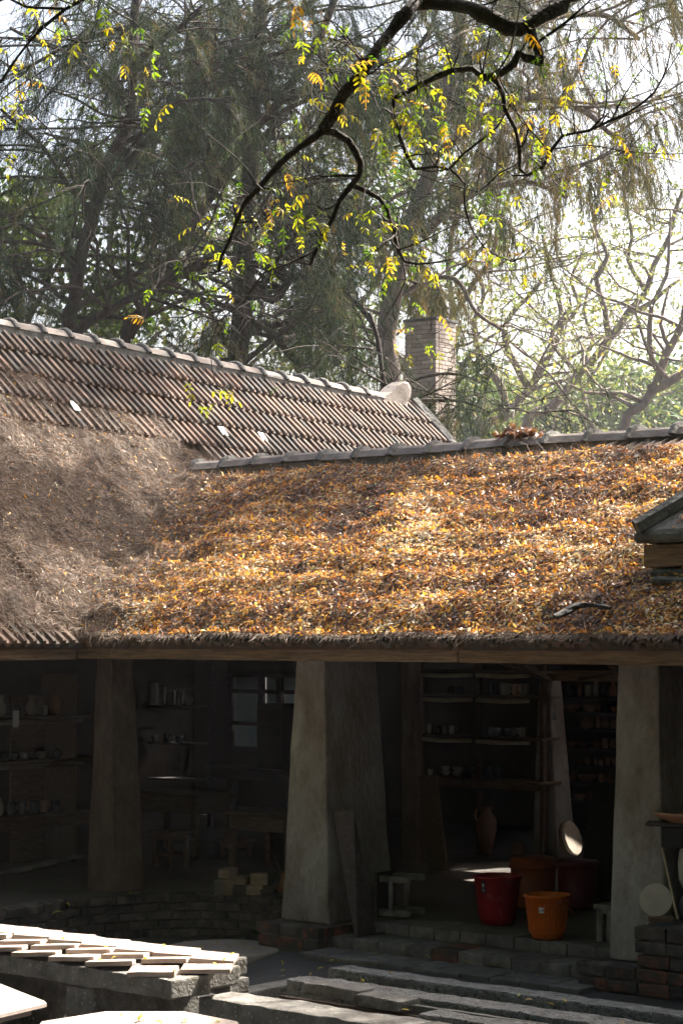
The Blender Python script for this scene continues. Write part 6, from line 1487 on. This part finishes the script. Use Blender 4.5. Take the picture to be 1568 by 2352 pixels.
def poly_table(name, label, pts, ztop, th, mat, ped):
    c = sum((Vector(p) for p in pts), Vector((0, 0))) / len(pts); t = thing(name, label, 'table', (c.x, c.y, 0))
    def ring(k, z): return [((p[0] - c.x) * k, (p[1] - c.y) * k, z) for p in pts]
    n = len(pts); mb = MB(); vs = ring(.97, ztop - th) + ring(1.0, ztop - th + .006) + ring(1.0, ztop - .012) + ring(.985, ztop)
    mb.add(vs, [tuple(range(n - 1, -1, -1)), tuple(3*n + i for i in range(n))] + [(r*n+i, r*n+(i+1) % n, (r+1)*n+(i+1) % n, (r+1)*n+i) for r in range(3) for i in range(n)]).build('table_top', mat, t)
    mb = MB(); vs = ring(.90, ztop - th - .035) + ring(.90, ztop - th); mb.add(vs, [tuple(range(n - 1, -1, -1)), tuple(n + i for i in range(n))] + [(i, (i+1) % n, n+(i+1) % n, n+i) for i in range(n)]).build('moulding', mat, t)
    link('pedestal', rough_box('pedestal', ped, ped, ztop - th - .03, .015, .008, cuts=2, seed=3), M_conc, t, loc=(0, 0, -.01), rot=(0, 0, .5)); return t
def hexa_pts(cx, cy, R, n=6, a0=0.0, sx=1.0, jit=0.0): return [(cx + R * sx * math.cos(a0 + 2 * math.pi * i / n), cy + R * math.sin(a0 + 2 * math.pi * i / n)) for i in range(n)]
poly_table('stone_table', 'sunlit cement table top with a pointed corner at the lower left edge', hexa_pts(-2.20, 10.5, .75), .66, .035, M_slab, .55)
poly_table('stone_table', 'greyish pink cement table top at the bottom edge of the picture', hexa_pts(-.94, 9.75, .50, 8, math.radians(22.5), 1.0), .66, .035, M_slab, .45)

bstk = []
beam('concrete_beam', 'farthest of the long concrete beams lying before the steps', sOf(795, 10.48), -6.2, 10.30, 10.48, .315, .11, M_aggr, 11)
beam('concrete_beam', 'thick pebbly concrete beam, second from the steps', sOf(710, 9.92), -6.2, 9.70, 9.92, .335, .14, M_aggr, 12)
beam('concrete_beam', 'smoother concrete beam at the bottom edge, nearest of the long beams', sOf(533, 8.80), -6.0, 8.52, 8.80, .42, .15, M_conc, 14)
beam('concrete_beam', 'broken pebbly beam lying between the second and the nearest beam', sOf(1000, 9.42), -6.0, 9.26, 9.44, .345, .11, M_aggr, 15)
beam('concrete_fragment', 'left piece of the broken grey concrete strip on the iron rails', sOf(733, 9.66), sOf(852, 9.60), 9.50, 9.64, .372, .07, M_conc, 16, rz=-.06, cat='concrete')
beam('concrete_fragment', 'right piece of the broken grey concrete strip on the iron rails', sOf(853, 9.60), sOf(950, 9.50), 9.42, 9.58, .365, .07, M_conc, 17, rz=-.12, cat='concrete')
beam('iron_rail', 'rusty iron rail under the broken concrete strip', sOf(646, 9.46), -6.0, 9.44, 9.475, .285, .03, M_iron, 18, jit=.002, bev=.003, cat='rail', chips=0)
beam('iron_rail', 'rusty iron rail lying nearest the front beam', sOf(655, 9.2), -6.0, 9.17, 9.20, .285, .03, M_iron, 19, jit=.002, bev=.003, cat='rail', chips=0)
beam('timber_rail', 'pale weathered timber strip lying between the beams', sOf(960, 9.58), -6.0, 9.49, 9.53, .335, .05, M_conc, 20, jit=.003, bev=.004, cat='timber', chips=0)
for i, s_ in enumerate((-9.55, -7.6)): beam('sleeper', 'low block under the long beams, ' + ('left' if i == 0 else 'right'), s_, s_ + .2, 9.1, 10.45, .205 - .01 * i, .16, M_conc, 30 + i, cat='block')
link('leg', rough_box('leg', .2, .24, .30, .01, .006, seed=5), M_conc, None, loc=SN(sOf(600, 8.66) + .3, 8.66, -.03), rot=(0, 0, ROTM))
lgf = COL.objects[-1]; lgf.name = 'beam_footing'; tag(lgf, 'squat concrete footing under the nearest beam', 'footing')

# ------------------------------------------------------------------ single fallen leaves and weeds
def one_leaf(p, label, group, tone, L=.055, nz_=(0, 0, 1), rz=None):
    V, T = leaf_arrays(np.zeros((1, 3)), np.array([(1.0, 0, .05)]), np.array([(0, 0, 1.0)]), np.array([L]), np.array([L * .36]), random.uniform(.2, .8), .15)
    o = link('fallen_leaf', np_mesh('fallen_leaf', V, T, 3, np.full(6, tone)), M_fall, loc=p, rot=(random.gauss(0, .25), random.gauss(0, .25), random.uniform(0, 6.28) if rz is None else rz)); tag(o, label, 'leaf', group)
GL = 'single leaves lying on the court ground'
gl = [(650, 2218), (672, 2232), (640, 2245), (690, 2242), (662, 2263), (700, 2265), (715, 2235), (745, 2226), (628, 2262), (755, 2208), (238, 2270), (250, 2285), (262, 2297), (240, 2310), (255, 2325), (270, 2340), (1440, 2290), (1500, 2315), (655, 2230), (730, 2250), (780, 2212), (648, 2275)]
for u, v in gl:
    p = atZ(u, v, .03); p = atZ(u, v, float(gz(p.x, p.y)) + .012); one_leaf(p, 'yellow fallen leaf lying on the grey court ground', GL, random.random() * .8)
for u, v in [(420, 2165), (450, 2161), (500, 2163), (470, 2178), (560, 2172), (600, 2178), (585, 2182), (520, 2176), (440, 2174)]: one_leaf(atZ(u, v, .17), 'yellow fallen leaf lying on the round cement cover', 'leaves on the round cover', random.random() * .9, .06)
for u, v in [(60, 2078), (110, 2080), (145, 2072), (300, 2056), (150, 2078), (5, 2090)]: one_leaf(atZ(u, v, P_ + .01) + Vector((0, .06, 0)), 'yellow fallen leaf lying on the top of the curved wall', 'leaves on the curved wall', random.random() * .8)
one_leaf(atY(117, 2102, 16.75), 'large pale green leaf lying on the curved wall below the platform edge', None, .98, .10, rz=.2)
for x, y in [(145, 322), (355, 381), (625, 385), (625, 435), (940, 420), (1000, 458), (1320, 472), (1310, 490), (560, 500), (635, 495), (845, 495), (1245, 535), (1020, 548)]:
    u, v = c6(x, y); one_leaf(atZ(u, v, ZB + .05), 'small yellow leaf lying on the pale tiles', 'leaves on the pale tiles', random.random() * .7, .05)
for u, v in [(290, 2326), (340, 2339), (318, 2347), (430, 2341), (350, 2350), (490, 2343)]: one_leaf(atZ(u, v, .67), 'yellow green leaf lying on the bottom cement table', 'leaves on the bottom table', random.choice((.1, .98, .4)), .075)
for u, v in [(902, 2238), (835, 2255), (1190, 2290), (1225, 2300), (940, 2322), (1300, 2303), (1420, 2345), (1270, 2310)]: one_leaf(atZ(u, v, .35), 'small dry leaf lying on the concrete beams', 'leaves on the concrete beams', random.random())
for u, v in [(870, 2190), (990, 2202), (1060, 2208), (1120, 2214), (1100, 2185), (1230, 2240), (1180, 2238)]: one_leaf(atZ(u, v, .21), 'small brown leaf lying on the brick steps', 'leaves on the brick steps', .5 + .4 * random.random())
def weed(label, p, n, R):
    t = thing('weed', label, 'plant', p)
    for i in range(n):
        a = random.uniform(0, 6.28); h = random.uniform(.3, 1) * R * 1.6; q = np.array([(random.gauss(0, R * .35), random.gauss(0, R * .3), h * .3)])
        V, T = leaf_arrays(q + np.array([(0, 0, h * .5)]), np.array([(math.cos(a), math.sin(a), .4)]), np.array([(0, 0, 1.0)]), np.array([R * .45]), np.array([R * .22]), .3)
        st2 = MB().tube([(q[0][0] * .3, q[0][1] * .3, 0), tuple(q[0] + np.array((0, 0, h * .5)))], [.0015, .001], 3)
        link('leaf', np_mesh('leaf', V, T, 3, np.full(6, random.random())), M_weed, t); st2.build('stem', M_weed, t)
for lab, u, v, n, R in (('small weed at the foot of the curved wall left of the plinth', 585, 2146, 12, .07), ('leafy weed at the foot of the right plinth, left one', 1425, 2268, 16, .08), ('leafy weed at the foot of the right plinth, right one', 1505, 2282, 14, .07), ('tiny pale seedling on the ground between the tables', 130, 2330, 6, .05)):
    p = atZ(u, v, .05); p = atZ(u, v, float(gz(p.x, p.y)) + .0); weed(lab, p, n, R)
# ------------------------------------------------------------------ hazy air
hz = MB().box((-220, -20, -1.0), (220, 160, 27.0)).build('haze', None)
hm_ = bpy.data.materials.new('haze'); hm_.use_nodes = True
hn = hm_.node_tree.nodes; hn.remove(hn['Principled BSDF'])
pv = hn.new('ShaderNodeVolumePrincipled'); pv.inputs['Color'].default_value = (.96, .97, 1.0, 1); pv.inputs['Density'].default_value = HAZE
pv.inputs['Anisotropy'].default_value = .35
hm_.node_tree.links.new(pv.outputs[0], hn['Material Output'].inputs['Volume'])
hz.data.materials.append(hm_); tag(hz, 'pale haze in the air', 'haze', kind='stuff')
